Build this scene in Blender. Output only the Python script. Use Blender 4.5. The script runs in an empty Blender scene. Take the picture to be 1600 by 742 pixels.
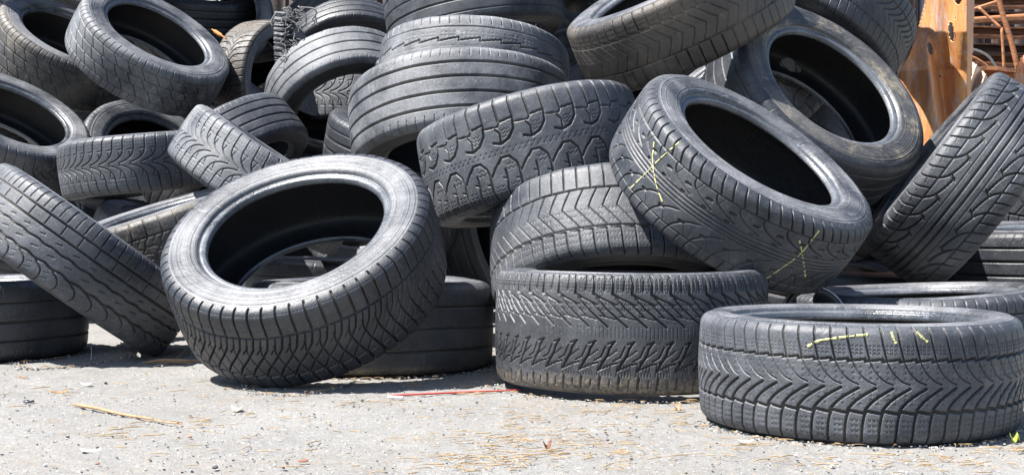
import bpy, math, random
import numpy as np
from mathutils import Vector, Matrix
rng = np.random.default_rng(7); random.seed(7)
C = bpy.context.scene.collection
PI = math.pi
# ------------------------------------------------------------------ camera maths
F, CAMH, PITCH = 2000.0, 0.348, math.radians(-0.4)
def ray(u, v):
    x = (u-800)/F; z = -(v-371)/F; c, s = math.cos(PITCH), math.sin(PITCH)
    return np.array([x, c-z*s, s+z*c])
def at(u, v, d):                      # a point of the place seen at photo pixel u,v, d metres away
    return np.array([0, 0, CAMH])+ray(u, v)*d
def ground_at(u, v, z=0.0):
    r = ray(u, v); return np.array([0, 0, CAMH])+r*((z-CAMH)/r[2])
# ------------------------------------------------------------------ materials
def new_mat(name):
    m = bpy.data.materials.new(name); m.use_nodes = True
    nt = m.node_tree; b = nt.nodes['Principled BSDF']
    return m, nt, b
def N(nt, t, **kw):
    n = nt.nodes.new(t)
    for k, v in kw.items():
        if k.startswith('i_'): n.inputs[int(k[2:]) if k[2:].isdigit() else k[2:].replace('_', ' ')].default_value = v
        else: setattr(n, k, v)
    return n
def noise(nt, vec, scale, detail=4, rough=.6, dist=0):
    n = N(nt, 'ShaderNodeTexNoise'); n.inputs['Scale'].default_value = scale; n.inputs['Detail'].default_value = detail
    n.inputs['Roughness'].default_value = rough; n.inputs['Distortion'].default_value = dist
    nt.links.new(vec, n.inputs['Vector']); return n.outputs['Fac']
def ramp(nt, fac, a, b, lo=0., hi=1.):
    m = N(nt, 'ShaderNodeMapRange'); m.clamp = True
    for i, v in zip((1, 2, 3, 4), (a, b, lo, hi)): m.inputs[i].default_value = v
    nt.links.new(fac, m.inputs[0]); return m.outputs[0]
def mixc(nt, fac, a, b, mode='MIX'):
    m = N(nt, 'ShaderNodeMix', data_type='RGBA', blend_type=mode)
    for s, v in ((m.inputs[0], fac), (m.inputs[6], a), (m.inputs[7], b)):
        if isinstance(v, (int, float)): s.default_value = v
        elif isinstance(v, tuple): s.default_value = (*v, 1)
        else: nt.links.new(v, s)
    return m.outputs[2]
def math_(nt, op, a, b=None):
    m = N(nt, 'ShaderNodeMath', operation=op)
    for s, v in zip(m.inputs, (a, b)):
        if v is None: continue
        if isinstance(v, (int, float)): s.default_value = v
        else: nt.links.new(v, s)
    return m.outputs[0]
def bump(nt, b, h, strength, dist, prev=None):
    n = N(nt, 'ShaderNodeBump'); n.inputs['Strength'].default_value = strength; n.inputs['Distance'].default_value = dist
    nt.links.new(h, n.inputs['Height'])
    if prev: nt.links.new(prev, n.inputs['Normal'])
    nt.links.new(n.outputs[0], b.inputs['Normal']); return n.outputs[0]

def rubber(name, base, dust, dustamt, rough, groovedirt=0.0, seed=0.0, spec=.5, scuff=.5, mud=0.0, base_dirt=0.):
    m, nt, b = new_mat(name)
    tc = N(nt, 'ShaderNodeTexCoord'); oi = N(nt, 'ShaderNodeObjectInfo')
    add = N(nt, 'ShaderNodeVectorMath', operation='ADD'); comb = N(nt, 'ShaderNodeCombineXYZ')
    nt.links.new(math_(nt, 'MULTIPLY', oi.outputs['Random'], 37.), comb.inputs[0]); comb.inputs[1].default_value = seed
    nt.links.new(tc.outputs['Object'], add.inputs[0]); nt.links.new(comb.outputs[0], add.inputs[1]); v = add.outputs[0]
    big = noise(nt, v, 5., 5, .65, .4); mid = noise(nt, v, 28., 5, .7, .3); fine = noise(nt, v, 260., 3, .7); speck = noise(nt, v, 420., 1, .5)
    c = mixc(nt, ramp(nt, mid, .3, .7), tuple(x*.65 for x in base), tuple(x*1.35 for x in base))
    c = mixc(nt, ramp(nt, oi.outputs['Random'], 0, 1, 0, .55), c, tuple(x*.45 for x in base))
    dm = math_(nt, 'MULTIPLY', ramp(nt, big, .36, .66), ramp(nt, fine, .3, .75, .35, 1.))
    dm = math_(nt, 'MULTIPLY', dm, dustamt)
    c = mixc(nt, dm, c, dust)
    # scuffs: stretched pale streaks
    mp = N(nt, 'ShaderNodeMapping'); mp.inputs['Scale'].default_value = (3, 14, 5); mp.inputs['Rotation'].default_value = (.4, .7, 1.1)
    nt.links.new(v, mp.inputs[0]); st = noise(nt, mp.outputs[0], 9., 6, .75, 1.2)
    c = mixc(nt, ramp(nt, st, .56, .72, 0, scuff), c, tuple(x*1.25 for x in dust))
    c = mixc(nt, ramp(nt, speck, .74, .78, 0, .5), c, (.46, .44, .40))
    at_ = N(nt, 'ShaderNodeAttribute', attribute_name='groove')     # unscuffed groove rubber, painted blacker to deepen its shade; lands are greyed by wear
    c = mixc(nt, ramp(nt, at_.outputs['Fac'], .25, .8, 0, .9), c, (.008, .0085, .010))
    if groovedirt > 0:
        g = math_(nt, 'MULTIPLY', ramp(nt, at_.outputs['Fac'], .15, .8), ramp(nt, big, .42, .62, .0, 1.))
        c = mixc(nt, math_(nt, 'MULTIPLY', g, groovedirt), c, (.30, .26, .20))
    if mud > 0:
        md = math_(nt, 'MULTIPLY', ramp(nt, noise(nt, v, 9., 6, .7, .6), .50, .62), ramp(nt, noise(nt, v, 75., 4, .8), .42, .58, .1, 1.))
        c = mixc(nt, math_(nt, 'MULTIPLY', md, mud), c, (.28, .235, .17))
    if base_dirt:                        # dried mud splashed along the edge the tyre has been lying on
        sz = N(nt, 'ShaderNodeSeparateXYZ'); nt.links.new(tc.outputs['Object'], sz.inputs[0])
        zz = math_(nt, 'ADD', sz.outputs[2], math_(nt, 'MULTIPLY', mid, .05))
        md = math_(nt, 'MULTIPLY', ramp(nt, zz, -base_dirt+.018, -base_dirt-.002), ramp(nt, noise(nt, v, 130., 4, .8), .42, .62, .05, .7))
        c = mixc(nt, md, c, (.26, .21, .15))
    nt.links.new(c, b.inputs['Base Color'])
    rr = math_(nt, 'ADD', ramp(nt, mid, .3, .7, rough-.08, rough+.08), math_(nt, 'MULTIPLY', dm, .25))
    nt.links.new(rr, b.inputs['Roughness']); b.inputs['Specular IOR Level'].default_value = spec
    p = bump(nt, b, fine, .5, .0014); bump(nt, b, mid, .35, .005, p)
    return m
DUST = (.185, .190, .202)
M = {}
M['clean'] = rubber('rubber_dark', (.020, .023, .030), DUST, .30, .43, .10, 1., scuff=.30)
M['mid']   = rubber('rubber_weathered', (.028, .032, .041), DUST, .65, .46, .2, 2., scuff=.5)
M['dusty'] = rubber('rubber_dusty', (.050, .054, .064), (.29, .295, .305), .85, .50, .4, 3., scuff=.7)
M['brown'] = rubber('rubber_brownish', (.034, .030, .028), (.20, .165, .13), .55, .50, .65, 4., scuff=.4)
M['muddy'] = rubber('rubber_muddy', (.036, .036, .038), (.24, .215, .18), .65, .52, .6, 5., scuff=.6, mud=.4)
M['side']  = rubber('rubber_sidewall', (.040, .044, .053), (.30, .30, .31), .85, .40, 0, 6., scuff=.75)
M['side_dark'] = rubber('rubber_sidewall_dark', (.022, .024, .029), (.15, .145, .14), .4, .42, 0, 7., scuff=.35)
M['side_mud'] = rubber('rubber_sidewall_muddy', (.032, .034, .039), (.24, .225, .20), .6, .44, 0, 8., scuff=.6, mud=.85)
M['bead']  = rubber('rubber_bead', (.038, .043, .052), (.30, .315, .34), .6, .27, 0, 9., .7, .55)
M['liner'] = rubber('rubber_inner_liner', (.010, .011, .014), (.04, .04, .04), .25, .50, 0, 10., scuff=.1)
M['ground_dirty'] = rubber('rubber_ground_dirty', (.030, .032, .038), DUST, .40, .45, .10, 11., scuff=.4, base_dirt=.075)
def flat(name, col, rough=.7, metal=0., n=30., var=.25):
    m, nt, b = new_mat(name); tc = N(nt, 'ShaderNodeTexCoord')
    f = noise(nt, tc.outputs['Object'], n, 5, .7)
    nt.links.new(mixc(nt, ramp(nt, f, .3, .7), tuple(x*(1-var) for x in col), tuple(min(1, x*(1+var)) for x in col)), b.inputs['Base Color'])
    b.inputs['Roughness'].default_value = rough; b.inputs['Metallic'].default_value = metal
    bump(nt, b, f, .3, .002); return m
M['chalk'] = flat('yellow_chalk', (.58, .58, .25), .9, n=300.)
M['thread'] = flat('frayed_cord', (.19, .19, .19), .9)
M['straw'] = flat('dry_straw', (.34, .235, .12), .8, n=60., var=.5)
M['red'] = flat('red_plastic', (.48, .06, .05), .5, n=80.)
M['white'] = flat('white_scrap', (.75, .74, .72), .7)
M['grit_pale'] = flat('pale_grit', (.50, .48, .45), .9)
M['grit_dark'] = flat('dark_grit', (.06, .06, .065), .8)
M['brown_bit'] = flat('red_brown_bark', (.20, .085, .05), .8)
M['leaf'] = flat('yellow_green_leaf', (.30, .36, .05), .7)
M['wood'] = flat('pale_bare_twig', (.36, .22, .12), .8, n=90., var=.45)
M['orange'] = flat('orange_splinter', (.62, .23, .06), .7)
M['metal_edge'] = flat('scuffed_metal', (.45, .43, .40), .35, .9)
def rust(name, cols, streak=(1, 1, 6), scale=6., pale=.35, metal=0.15, rough=.62):
    m, nt, b = new_mat(name); tc = N(nt, 'ShaderNodeTexCoord'); mp = N(nt, 'ShaderNodeMapping')
    mp.inputs['Scale'].default_value = streak; nt.links.new(tc.outputs['Object'], mp.inputs[0]); v = mp.outputs[0]
    a = noise(nt, v, scale, 7, .7, 1.0); c2 = noise(nt, v, scale*3.1, 6, .75, .6); f = noise(nt, tc.outputs['Object'], 90., 4, .7)
    c = mixc(nt, ramp(nt, a, .38, .62), cols[0], cols[1])
    c = mixc(nt, ramp(nt, c2, .45, .68), c, cols[2])
    c = mixc(nt, ramp(nt, noise(nt, v, scale*1.7, 6, .75, 1.5), .52, .66, 0, pale), c, (.50, .42, .40))
    c = mixc(nt, ramp(nt, f, .62, .72, 0, .6), c, (.05, .025, .018))
    nt.links.new(c, b.inputs['Base Color']); b.inputs['Roughness'].default_value = rough; b.inputs['Metallic'].default_value = metal
    p = bump(nt, b, f, .3, .002); bump(nt, b, c2, .35, .01, p); return m
M['rust_panel'] = rust('orange_rust_panel', ((.62, .24, .07), (.42, .19, .12), (.70, .36, .09)), (7, 7, 1.3), 2.6, .95, .0, .40)
M['rust'] = rust('orange_rust', ((.40, .16, .06), (.25, .09, .04), (.50, .24, .10)), pale=.25)
M['rust_mid'] = rust('brown_rust', ((.20, .08, .04), (.11, .045, .03), (.27, .12, .06)), pale=.1)
M['straw_pale'] = flat('pale_sheet', (.55, .42, .33), .6, n=40.)
M['metal_dark'] = flat('dark_shiny_metal', (.10, .10, .11), .35, .6)
M['rust_dark'] = rust('dark_rust', ((.055, .022, .015), (.025, .013, .01), (.085, .032, .018)), pale=.0)
M['rust_black'] = rust('shade_black_rust', ((.020, .009, .007), (.010, .006, .005), (.035, .014, .009)), pale=.0)  # near-black rust colour stands in for shade behind the heap
# ground
def ground_mat():
    m, nt, b = new_mat('worn_concrete'); tc = N(nt, 'ShaderNodeTexCoord'); v = tc.outputs['Object']
    big = noise(nt, v, 1.7, 5, .6, .3); mid = noise(nt, v, 14., 6, .75, .4); grit = noise(nt, v, 210., 4, .8); g2 = noise(nt, v, 95., 3, .8)
    c = mixc(nt, ramp(nt, big, .35, .65), (.165, .159, .149), (.225, .217, .204))
    c = mixc(nt, ramp(nt, mid, .35, .7, 0, .6), c, (.265, .257, .243))
    c = mixc(nt, ramp(nt, grit, .52, .66, 0, .75), c, (.085, .083, .082))
    c = mixc(nt, ramp(nt, g2, .60, .70, 0, .7), c, (.52, .51, .49))
    vo = N(nt, 'ShaderNodeTexVoronoi'); vo.inputs['Scale'].default_value = 130.; nt.links.new(v, vo.inputs['Vector'])
    sc = N(nt, 'ShaderNodeSeparateColor'); nt.links.new(vo.outputs['Color'], sc.inputs[0])
    c = mixc(nt, math_(nt, 'MULTIPLY', ramp(nt, sc.outputs[0], .80, .83, 0, .55), ramp(nt, vo.outputs['Distance'], .25, .45, 1, 0)), c, (.14, .135, .14))
    c = mixc(nt, math_(nt, 'MULTIPLY', ramp(nt, sc.outputs[1], .88, .9, 0, .5), ramp(nt, vo.outputs['Distance'], .25, .45, 1, 0)), c, (.36, .26, .16))
    stain = math_(nt, 'MULTIPLY', ramp(nt, noise(nt, v, 3.2, 6, .7, .8), .50, .66), ramp(nt, noise(nt, v, 45., 4, .8), .4, .6))
    c = mixc(nt, math_(nt, 'MULTIPLY', stain, .55), c, (.19, .15, .105))
    c = mixc(nt, ramp(nt, noise(nt, v, 5.5, 7, .75, .6), .52, .68, 0, .5), c, (.165, .162, .155))
    nt.links.new(c, b.inputs['Base Color']); b.inputs['Roughness'].default_value = .9
    p = bump(nt, b, grit, .7, .003); p = bump(nt, b, g2, .5, .004, p); bump(nt, b, mid, .4, .012, p); return m
M['ground'] = ground_mat()

# ------------------------------------------------------------------ mesh helpers
def mesh_obj(name, V, Fq, mat, parent=None, smooth=True, attr=None):
    me = bpy.data.meshes.new(name); V = np.asarray(V, np.float32); Fq = np.asarray(Fq, np.int32)
    k = Fq.shape[1]
    me.vertices.add(len(V)); me.vertices.foreach_set('co', V.ravel())
    me.loops.add(Fq.size); me.loops.foreach_set('vertex_index', Fq.ravel())
    me.polygons.add(len(Fq)); me.polygons.foreach_set('loop_start', np.arange(0, Fq.size, k, dtype=np.int32))
    me.polygons.foreach_set('use_smooth', np.full(len(Fq), smooth))
    if attr is not None:
        a = me.attributes.new('groove', 'FLOAT', 'POINT'); a.data.foreach_set('value', np.asarray(attr, np.float32).ravel())
    me.update(calc_edges=True); me.validate()
    me.materials.append(mat); o = bpy.data.objects.new(name, me); C.objects.link(o)
    if parent: o.parent = parent
    return o
def grid_faces(nu, nv, wrap_u):
    a = np.arange(nu if wrap_u else nu-1)[:, None]; b = np.arange(nv-1)[None]
    a2 = (a+1) % nu
    return np.stack([a*nv+b, a2*nv+b, a2*nv+b+1, a*nv+b+1], -1).reshape(-1, 4)
def tag(o, label=None, cat=None, group=None, kind=None):
    for k, v in (('label', label), ('category', cat), ('group', group), ('kind', kind)):
        if v: o[k] = v
    return o
def tube(pts, rad, sides=7, closed=False):
    pts = np.asarray(pts, float); n = len(pts); rad = np.broadcast_to(rad, n)
    T = np.gradient(pts, axis=0) if not closed else np.roll(pts, -1, 0)-np.roll(pts, 1, 0)
    T /= np.linalg.norm(T, axis=1)[:, None]+1e-9
    ref = np.array([.13, .27, .95]) if abs(T.mean(0)[2]) < .8 else np.array([.97, .2, .1])
    A = np.cross(T, ref); A /= np.linalg.norm(A, axis=1)[:, None]; B = np.cross(T, A)
    th = np.linspace(0, 2*PI, sides, endpoint=False)
    V = pts[:, None]+rad[:, None, None]*(np.cos(th)[None, :, None]*A[:, None]+np.sin(th)[None, :, None]*B[:, None])
    a = np.arange(n if closed else n-1)[:, None]; b = np.arange(sides)[None]; a2 = (a+1) % n; b2 = (b+1) % sides
    Fq = np.stack([a*sides+b, a*sides+b2, a2*sides+b2, a2*sides+b], -1).reshape(-1, 4)
    V = V.reshape(-1, 3)
    if not closed:                       # end caps: fans of degenerate-free quads (centre point doubled away)
        for e, rev in ((0, 1), (n-1, 0)):
            c = len(V); V = np.vstack([V, pts[e]]); q = []
            for s in range(0, sides-1, 2): q.append([c, e*sides+s, e*sides+s+1, e*sides+(s+2) % sides])
            if sides % 2: q.append([c, e*sides+sides-1, e*sides, e*sides]) if False else None
            q = np.array([x for x in q if x]); Fq = np.vstack([Fq, q[:, ::-1] if rev else q])
    return V, Fq
def join(parts):
    Vs, Fs, o = [], [], 0
    for V, Fq in parts: Vs.append(V); Fs.append(Fq+o); o += len(V)
    return np.vstack(Vs), np.vstack(Fs)
def catmull(P, n):
    P = np.asarray(P, float); Q = np.vstack([2*P[0]-P[1], P, 2*P[-1]-P[-2]]); out = []
    for i in range(1, len(Q)-2):
        t = np.linspace(0, 1, n, endpoint=False)[:, None]; a, b, c, d = Q[i-1], Q[i], Q[i+1], Q[i+2]
        out.append(.5*((2*b)+(-a+c)*t+(2*a-5*b+4*c-d)*t**2+(-a+3*b-3*c+d)*t**3))
    return np.vstack(out+[P[-1:]])
def resample(P, n):
    s = np.r_[0, np.cumsum(np.linalg.norm(np.diff(P, axis=0), axis=1))]; t = np.linspace(0, s[-1], n)
    return np.stack([np.interp(t, s, P[:, i]) for i in range(P.shape[1])], -1)

# ------------------------------------------------------------------ tread patterns
# x is measured in pitches along the circumference, y across the tread (-1..1, + towards the tyre's axis arrow)
def mir(L, dx=0., sx=1):              # the same grooves on the other half of the tread
    return [([(sx*x+dx, -y) for x, y in P], w, d) for P, w, d in L]
def circ(y, w, d=1., amp=0., saw=False):
    if saw: return [([(0, y-amp), (1, y+amp)], w, d), ([(0, y-amp), (0, y+amp)], w, d)]
    if amp: return [([(i/8, y+amp*math.sin(2*PI*i/8)) for i in range(9)], w, d)]
    return [([(0, y), (1, y)], w, d)]
def slits(x0s, y0, y1, w, d=1., lean=0., curve=0.):
    return [([(x0, y0), (x0+lean*.5+curve, (y0+y1)/2), (x0+lean, y1)], w, d) for x0 in x0s]
def sipes(y0, y1, rows, cols, w=1.35, d=.42, lean=.08, x0=.12, x1=.9):
    L = []
    for r in range(rows):
        y = y0+(y1-y0)*(r+.5)/rows
        for c in range(cols):
            x = x0+(x1-x0)*(c+.5)/cols; L.append(([(x-.07, y), (x+.02, y+lean*.4), (x+.07, y)], w, d))
    return L
PAT = {}
PAT['vwinter'] = dict(smooth=1, N=66, g=
    circ(.42, 3.2, .9, .022, True)+circ(-.42, 4.2, 1., -.022, True)
    +[([(-.1, .99), (0, .72), (.25, .42)], 2.6, .8), ([(.3, .38), (.6, .22), (1.1, .09), (1.6, .03)], 1.7, .7),
      ([(1.6, -.03), (1.05, -.12), (.45, -.24), (0, -.38)], 3.4, 1.), ([(0, -.44), (-.14, -.62), (-.22, -.99)], 3.2, .95)]
    +sipes(.48, .66, 3, 3, 1.05, .22)+sipes(-.50, -.85, 4, 3, 1.05, .25, lean=-.08)+sipes(.06, .34, 3, 2, 1.05, .22)+sipes(-.12, -.34, 3, 2, 1.05, .22))
PAT['blockv'] = dict(N=62, g=
    circ(.38, 3.8, 1.)+circ(-.52, 3.6, 1., .03, True)
    +[([(0, 1.), (-.02, .7), (.04, .38)], 4.0, 1.), ([(0, .36), (-.25, .12), (-.9, -.12), (-1.6, -.34), (-2.0, -.52)], 3.0, .95),
      ([(0, -.50), (-.5, -.22), (-.75, .02), (-.7, .2)], 2.4, .9), ([(.5, .36), (.35, .16), (-.1, .02)], 2., .8), ([(.1, -.54), (.35, -.75), (.6, -1.)], 4., 1.)]
    +sipes(.5, .9, 4, 3, .9, .2, .0)+sipes(-.6, -.9, 3, 3, .9, .2, .0))
PAT['curvy_summer'] = dict(smooth=1, N=30, g=
    circ(.07, 5.2, 1.)+circ(-.09, 5.2, 1.)+circ(.22, 1.8, .7)+circ(-.24, 1.8, .7)+circ(.60, 2.8, .9)+circ(-.60, 2.8, .9)
    +[([(0, .60), (.30, .47), (.75, .39), (1.35, .34)], 4.4, 1.), ([(1.28, .30), (1.42, .41)], 3.0, .9), ([(-.30, .98), (-.20, .80), (0, .60)], 4.0, .95), ([(.20, .98), (.30, .80), (.5, .60)], 3.4, .9),
      ([(0, -.60), (-.30, -.47), (-.75, -.39), (-1.35, -.34)], 4.4, 1.), ([(-1.28, -.30), (-1.42, -.41)], 3.0, .9), ([(.30, -.98), (.20, -.80), (0, -.60)], 4.0, .95), ([(-.20, -.98), (-.30, -.80), (-.5, -.60)], 3.4, .9),
      ([(.25, .27), (.35, .46)], 1.4, .5), ([(.6, -.27), (.7, -.46)], 1.4, .5), ([(.55, .76), (.75, .78)], 1.3, .45), ([(.05, .80), (.22, .82)], 1.3, .45), ([(.35, -.76), (.5, -.79)], 1.3, .45)])
PAT['fan_summer'] = dict(smooth=1, N=34, g=
    circ(.05, 2.4, .8)+circ(.13, 2.4, .8)+circ(-.03, 2.4, .8)+circ(-.11, 2.2, .7)+circ(.56, 2.6, .9)+circ(-.60, 2.0, .7)
    +[([(-.18, .99), (-.10, .8), (.1, .58)], 3.4, 1.), ([(.32, .99), (.40, .8), (.6, .58)], 3.4, 1.),
      ([(0, .54), (.10, .42), (.5, .30), (1.1, .20)], 2.4, .8), ([(.75, .36), (.95, .365)], 5.0, 1.), ([(.3, -.36), (.5, -.355)], 5.0, 1.), ([(.75, .17), (.9, .17)], 4., 1.),
      ([(1.1, -.18), (.6, -.30), (.1, -.56), (-.1, -.99)], 2.6, .9), ([(.6, -.6), (.45, -.98)], 2.2, .8), ([(.2, .35), (.35, .55)], 1.3, .4), ([(.5, -.34), (.75, -.56)], 1.3, .4)])
PAT['ribblock'] = dict(N=34, g=circ(.60, 3.0, .9)+circ(.24, 3.0, .9)+circ(-.12, 3.0, .9)+circ(-.5, 3.0, .9)
    +slits([0.], .62, .99, 2.6, .9, .05)+slits([.5], .62, .99, 2.0, .7, .05)+[([(0, .58), (.5, .26)], 2.4, .9), ([(.3, .22), (.75, -.10)], 2.4, .9), ([(0, -.14), (.45, -.48)], 2.4, .9)]+slits([0., .5], -.52, -.98, 2.2, .7, -.1))
def ribs(N_, ys, w, slit=(.68, .96), sw=1.6, sd=.5, both=True, amp=0.):
    g = sum([circ(y, w, 1., amp) for y in ys], [])
    g += slits([0., .5], slit[0], slit[1], sw, sd, .08)
    if both: g += slits([0., .5], -slit[0], -slit[1], sw, sd, -.08)
    return dict(N=N_, g=g)
PAT['ribs'] = ribs(38, (.52, .18, -.18, -.52), 5.2)
PAT['ribs_thin'] = ribs(30, (.60, .22, -.16, -.56), 3.4, sd=.35)
PAT['ribs_worn'] = ribs(26, (.45, 0., -.45), 4.4, sd=.4, sw=2.2)
PAT['ribs_zig'] = dict(N=30, g=circ(.62, 2.6, .9)+circ(.3, 3., 1.)+circ(-.12, 3.6, 1., .05, True)+circ(-.5, 3., 1.)
    +slits([0.], .66, .98, 2.6, .8)+slits([0., .5], -.6, -.98, 2.2, .7, .1)+sipes(.0, .25, 2, 4, 1.2, .3)+sipes(-.2, -.4, 2, 4, 1.2, .3))
PAT['allterrain'] = dict(N=24, g=
    [([(-.04, 1.), (.02, .75), (.0, .50)], 5.4, .9), ([(.46, 1.), (.50, .78), (.44, .60), (.46, .42)], 4.2, .8), ([(0, .50), (.06, .34), (.26, .20), (.52, .20), (.66, .30)], 4.2, 1.), ([(.52, .20), (.78, .36), (.98, .52)], 3.6, .9),
      ([(.44, .60), (.58, .56)], 2.6, .7), ([(0, .66), (.16, .62)], 2.6, .7),
      ([(-.10, -.50), (-.06, -.28), (.14, -.12), (.42, -.05), (.66, -.10)], 4.4, 1.), ([(.42, -.05), (.40, -.24), (.52, -.34)], 3.0, .85), ([(-.10, -.50), (.34, -.46)], 3.6, .95), ([(.34, -.46), (.44, -.38), (.88, -.40)], 2.8, .8),
      ([(.38, -.48), (.44, -.8), (.42, -1.)], 4.2, .9), ([(-.10, -.50), (-.06, -.8), (-.08, -1.)], 4.2, .9)]
    +[([(x, .10), (x+.06, .13)], 1.3, .4) for x in (.05, .25, .45, .65, .85)]+[([(x, .03), (x+.06, .06)], 1.3, .4) for x in (.15, .35, .55, .75, .95)]
    +sipes(.66, .92, 4, 2, 1.3, .4, .1, .08, .40)+sipes(.66, .92, 4, 2, 1.3, .4, .1, .58, .92)+sipes(-.16, -.36, 3, 2, 1.3, .35, .1, .08, .34)+sipes(.28, .44, 2, 2, 1.3, .35, .1, .12, .40))
PAT['chevron'] = dict(N=60, g=
    circ(.42, 2.4, .8)+circ(-.36, 3.2, 1.)
    +[([(-.1, .99), (0, .72), (.05, .46), (.7, .45)], 3., .9), ([(0, -.38), (.02, -.7), (.1, -.99)], 3., .9),
      ([(0, .40), (.9, .12), (1.25, .02), (1.0, -.14), (.55, -.36)], 1.9, .75)]
    +sipes(.5, .85, 3, 3, 1., .22)+sipes(.0, .35, 3, 3, 1., .2))
PAT['arrow_snow'] = dict(N=48, g=
    [([(-.1, 1.), (-.02, .86), (-.05, .66), (.25, .60)], 4.4, 1.), ([(.5, 1.), (.55, .9), (.5, .72)], 3.0, .8), ([(0, .64), (1.15, .48)], 2.4, .8), ([(.1, .60), (.6, .42), (1.7, .12)], 2.6, .9),
      ([(.9, .50), (1.6, .28)], 2.2, .8), ([(.3, .30), (1.2, .24), (1.7, .12)], 1.5, .6),
      ([(1.05, -.12), (.8, -.24), (.72, -.33), (.2, -.60)], 3.0, 1.), ([(.2, -.60), (.85, -.50), (1.2, -.47)], 2.2, .8), ([(.72, -.16), (1.1, -.12)], 2.4, .7), ([(.60, -.20), (.34, -.38), (.0, -.44)], 1.8, .8), ([(.35, -.46), (1.2, -.26)], 1.6, .6),
      ([(.3, -.72), (.22, -.92)], 4.0, .8), ([(.8, -.76), (.75, -.88)], 2.6, .6)]
    +sipes(.66, .88, 4, 4, 1.2, .35, .2)+sipes(.34, .52, 2, 4, 1.2, .3, .1)+[([(x, .12), (x, -.06)], 1.1, .22) for x in (.1, .3, .5, .7, .9)]+sipes(-.64, -.74, 1, 5, 1.4, .3, .5))
PAT['touring'] = dict(smooth=1, N=40, g=
    circ(.50, 4.6, 1.)+circ(.20, 4.2, 1.)+circ(-.10, 4.4, 1., .014)+circ(-.46, 4.6, 1., .018)
    +slits([0.], .56, .99, 3.0, .8, .05)+slits([.5], .56, .99, 2.2, .6, .05)+slits([.1], .26, .46, 2.6, .7)+[([(.2, .04), (.5, .07)], 2., .6), ([(.2, -.28), (.55, -.24)], 2., .6)]
    +[([(-.15, -.5), (.28, -.60), (.40, -.76), (.22, -.99)], 3., .8), ([(.5, -.62), (.8, -.58)], 1.2, .4), ([(.5, -.76), (.85, -.70)], 1.2, .4), ([(.5, -.88), (.8, -.82)], 1.2, .4)])
PAT['leafy'] = dict(smooth=1, N=54, g=
    [([(-.15, .99), (0, .72), (.06, .46)], 3.2, .9), ([(.06, .46), (.25, .28), (.8, .12), (1.5, .03)], 2.6, .9), ([(.06, .46), (.6, .44)], 2.2, .7),
      ([(-.15, -.99), (0, -.72), (.06, -.46)], 3.2, .9), ([(.06, -.46), (.25, -.28), (.8, -.12), (1.5, -.03)], 2.6, .9), ([(.06, -.46), (.6, -.44)], 2.2, .7), ([(.4, .2), (.5, .38)], 2., .7), ([(.4, -.2), (.5, -.38)], 2., .7)]
    +sipes(.52, .92, 4, 3, 1., .25)+sipes(-.52, -.92, 4, 3, 1., .25))
PAT['lightning'] = dict(N=44, g=
    circ(.44, 3.0, .9)+circ(-.5, 2.6, .7)
    +[([(-.05, .99), (.03, .7), (.02, .46)], 3.8, .9), ([(0, -.52), (.05, -.75), (.0, -.99)], 3.2, .8),
      ([(0, .42), (-.25, .30), (-.3, .18), (-.7, .0), (-.75, -.12), (-1.2, -.14), (-2.0, -.2)], 2.4, .9), ([(-.3, .2), (.3, .18), (.7, .1)], 1.8, .7), ([(-.6, .04), (.1, .0), (.2, -.3), (.0, -.5)], 2.2, .8), ([(.5, .42), (.3, .3)], 1.8, .6)]
    +sipes(.52, .9, 3, 2, 1., .2))
def depth_map(pat, circum, lat, nu, vv):
    """groove depth 0..1 for one pitch on a nu x len(vv) grid"""
    Np = pat['N']; px = circum/Np*1000; ly = lat/2*1000        # mm
    X = (np.arange(nu)/nu)[:, None]; Y = vv[None]
    D = np.zeros((nu, len(vv)))
    for P, w, d in pat['g']:
        if pat.get('smooth') and len(P) > 2: P = [tuple(q) for q in catmull(P, 4)]
        xs = [p[0] for p in P]; best = np.full(D.shape, 1e9)
        for k in range(math.floor(-max(xs)-.3), math.ceil(1-min(xs)+.3)+1):
            for (x0, y0), (x1, y1) in zip(P[:-1], P[1:]):
                if max(x0, x1)+k < -.35 or min(x0, x1)+k > 1.35: continue
                ax, ay, bx, by = (x0+k)*px, y0*ly, (x1+k)*px, y1*ly
                ux, uy = bx-ax, by-ay; L = ux*ux+uy*uy+1e-9
                t = np.clip(((X*px-ax)*ux+(Y*ly-ay)*uy)/L, 0, 1)
                best = np.minimum(best, np.hypot(X*px-ax-t*ux, Y*ly-ay-t*uy))
        w = w*1.15; r = min(1.2, w*.42)
        D = np.maximum(D, d*np.clip((w/2-best)/r+.5, 0, 1))
    return D

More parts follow.
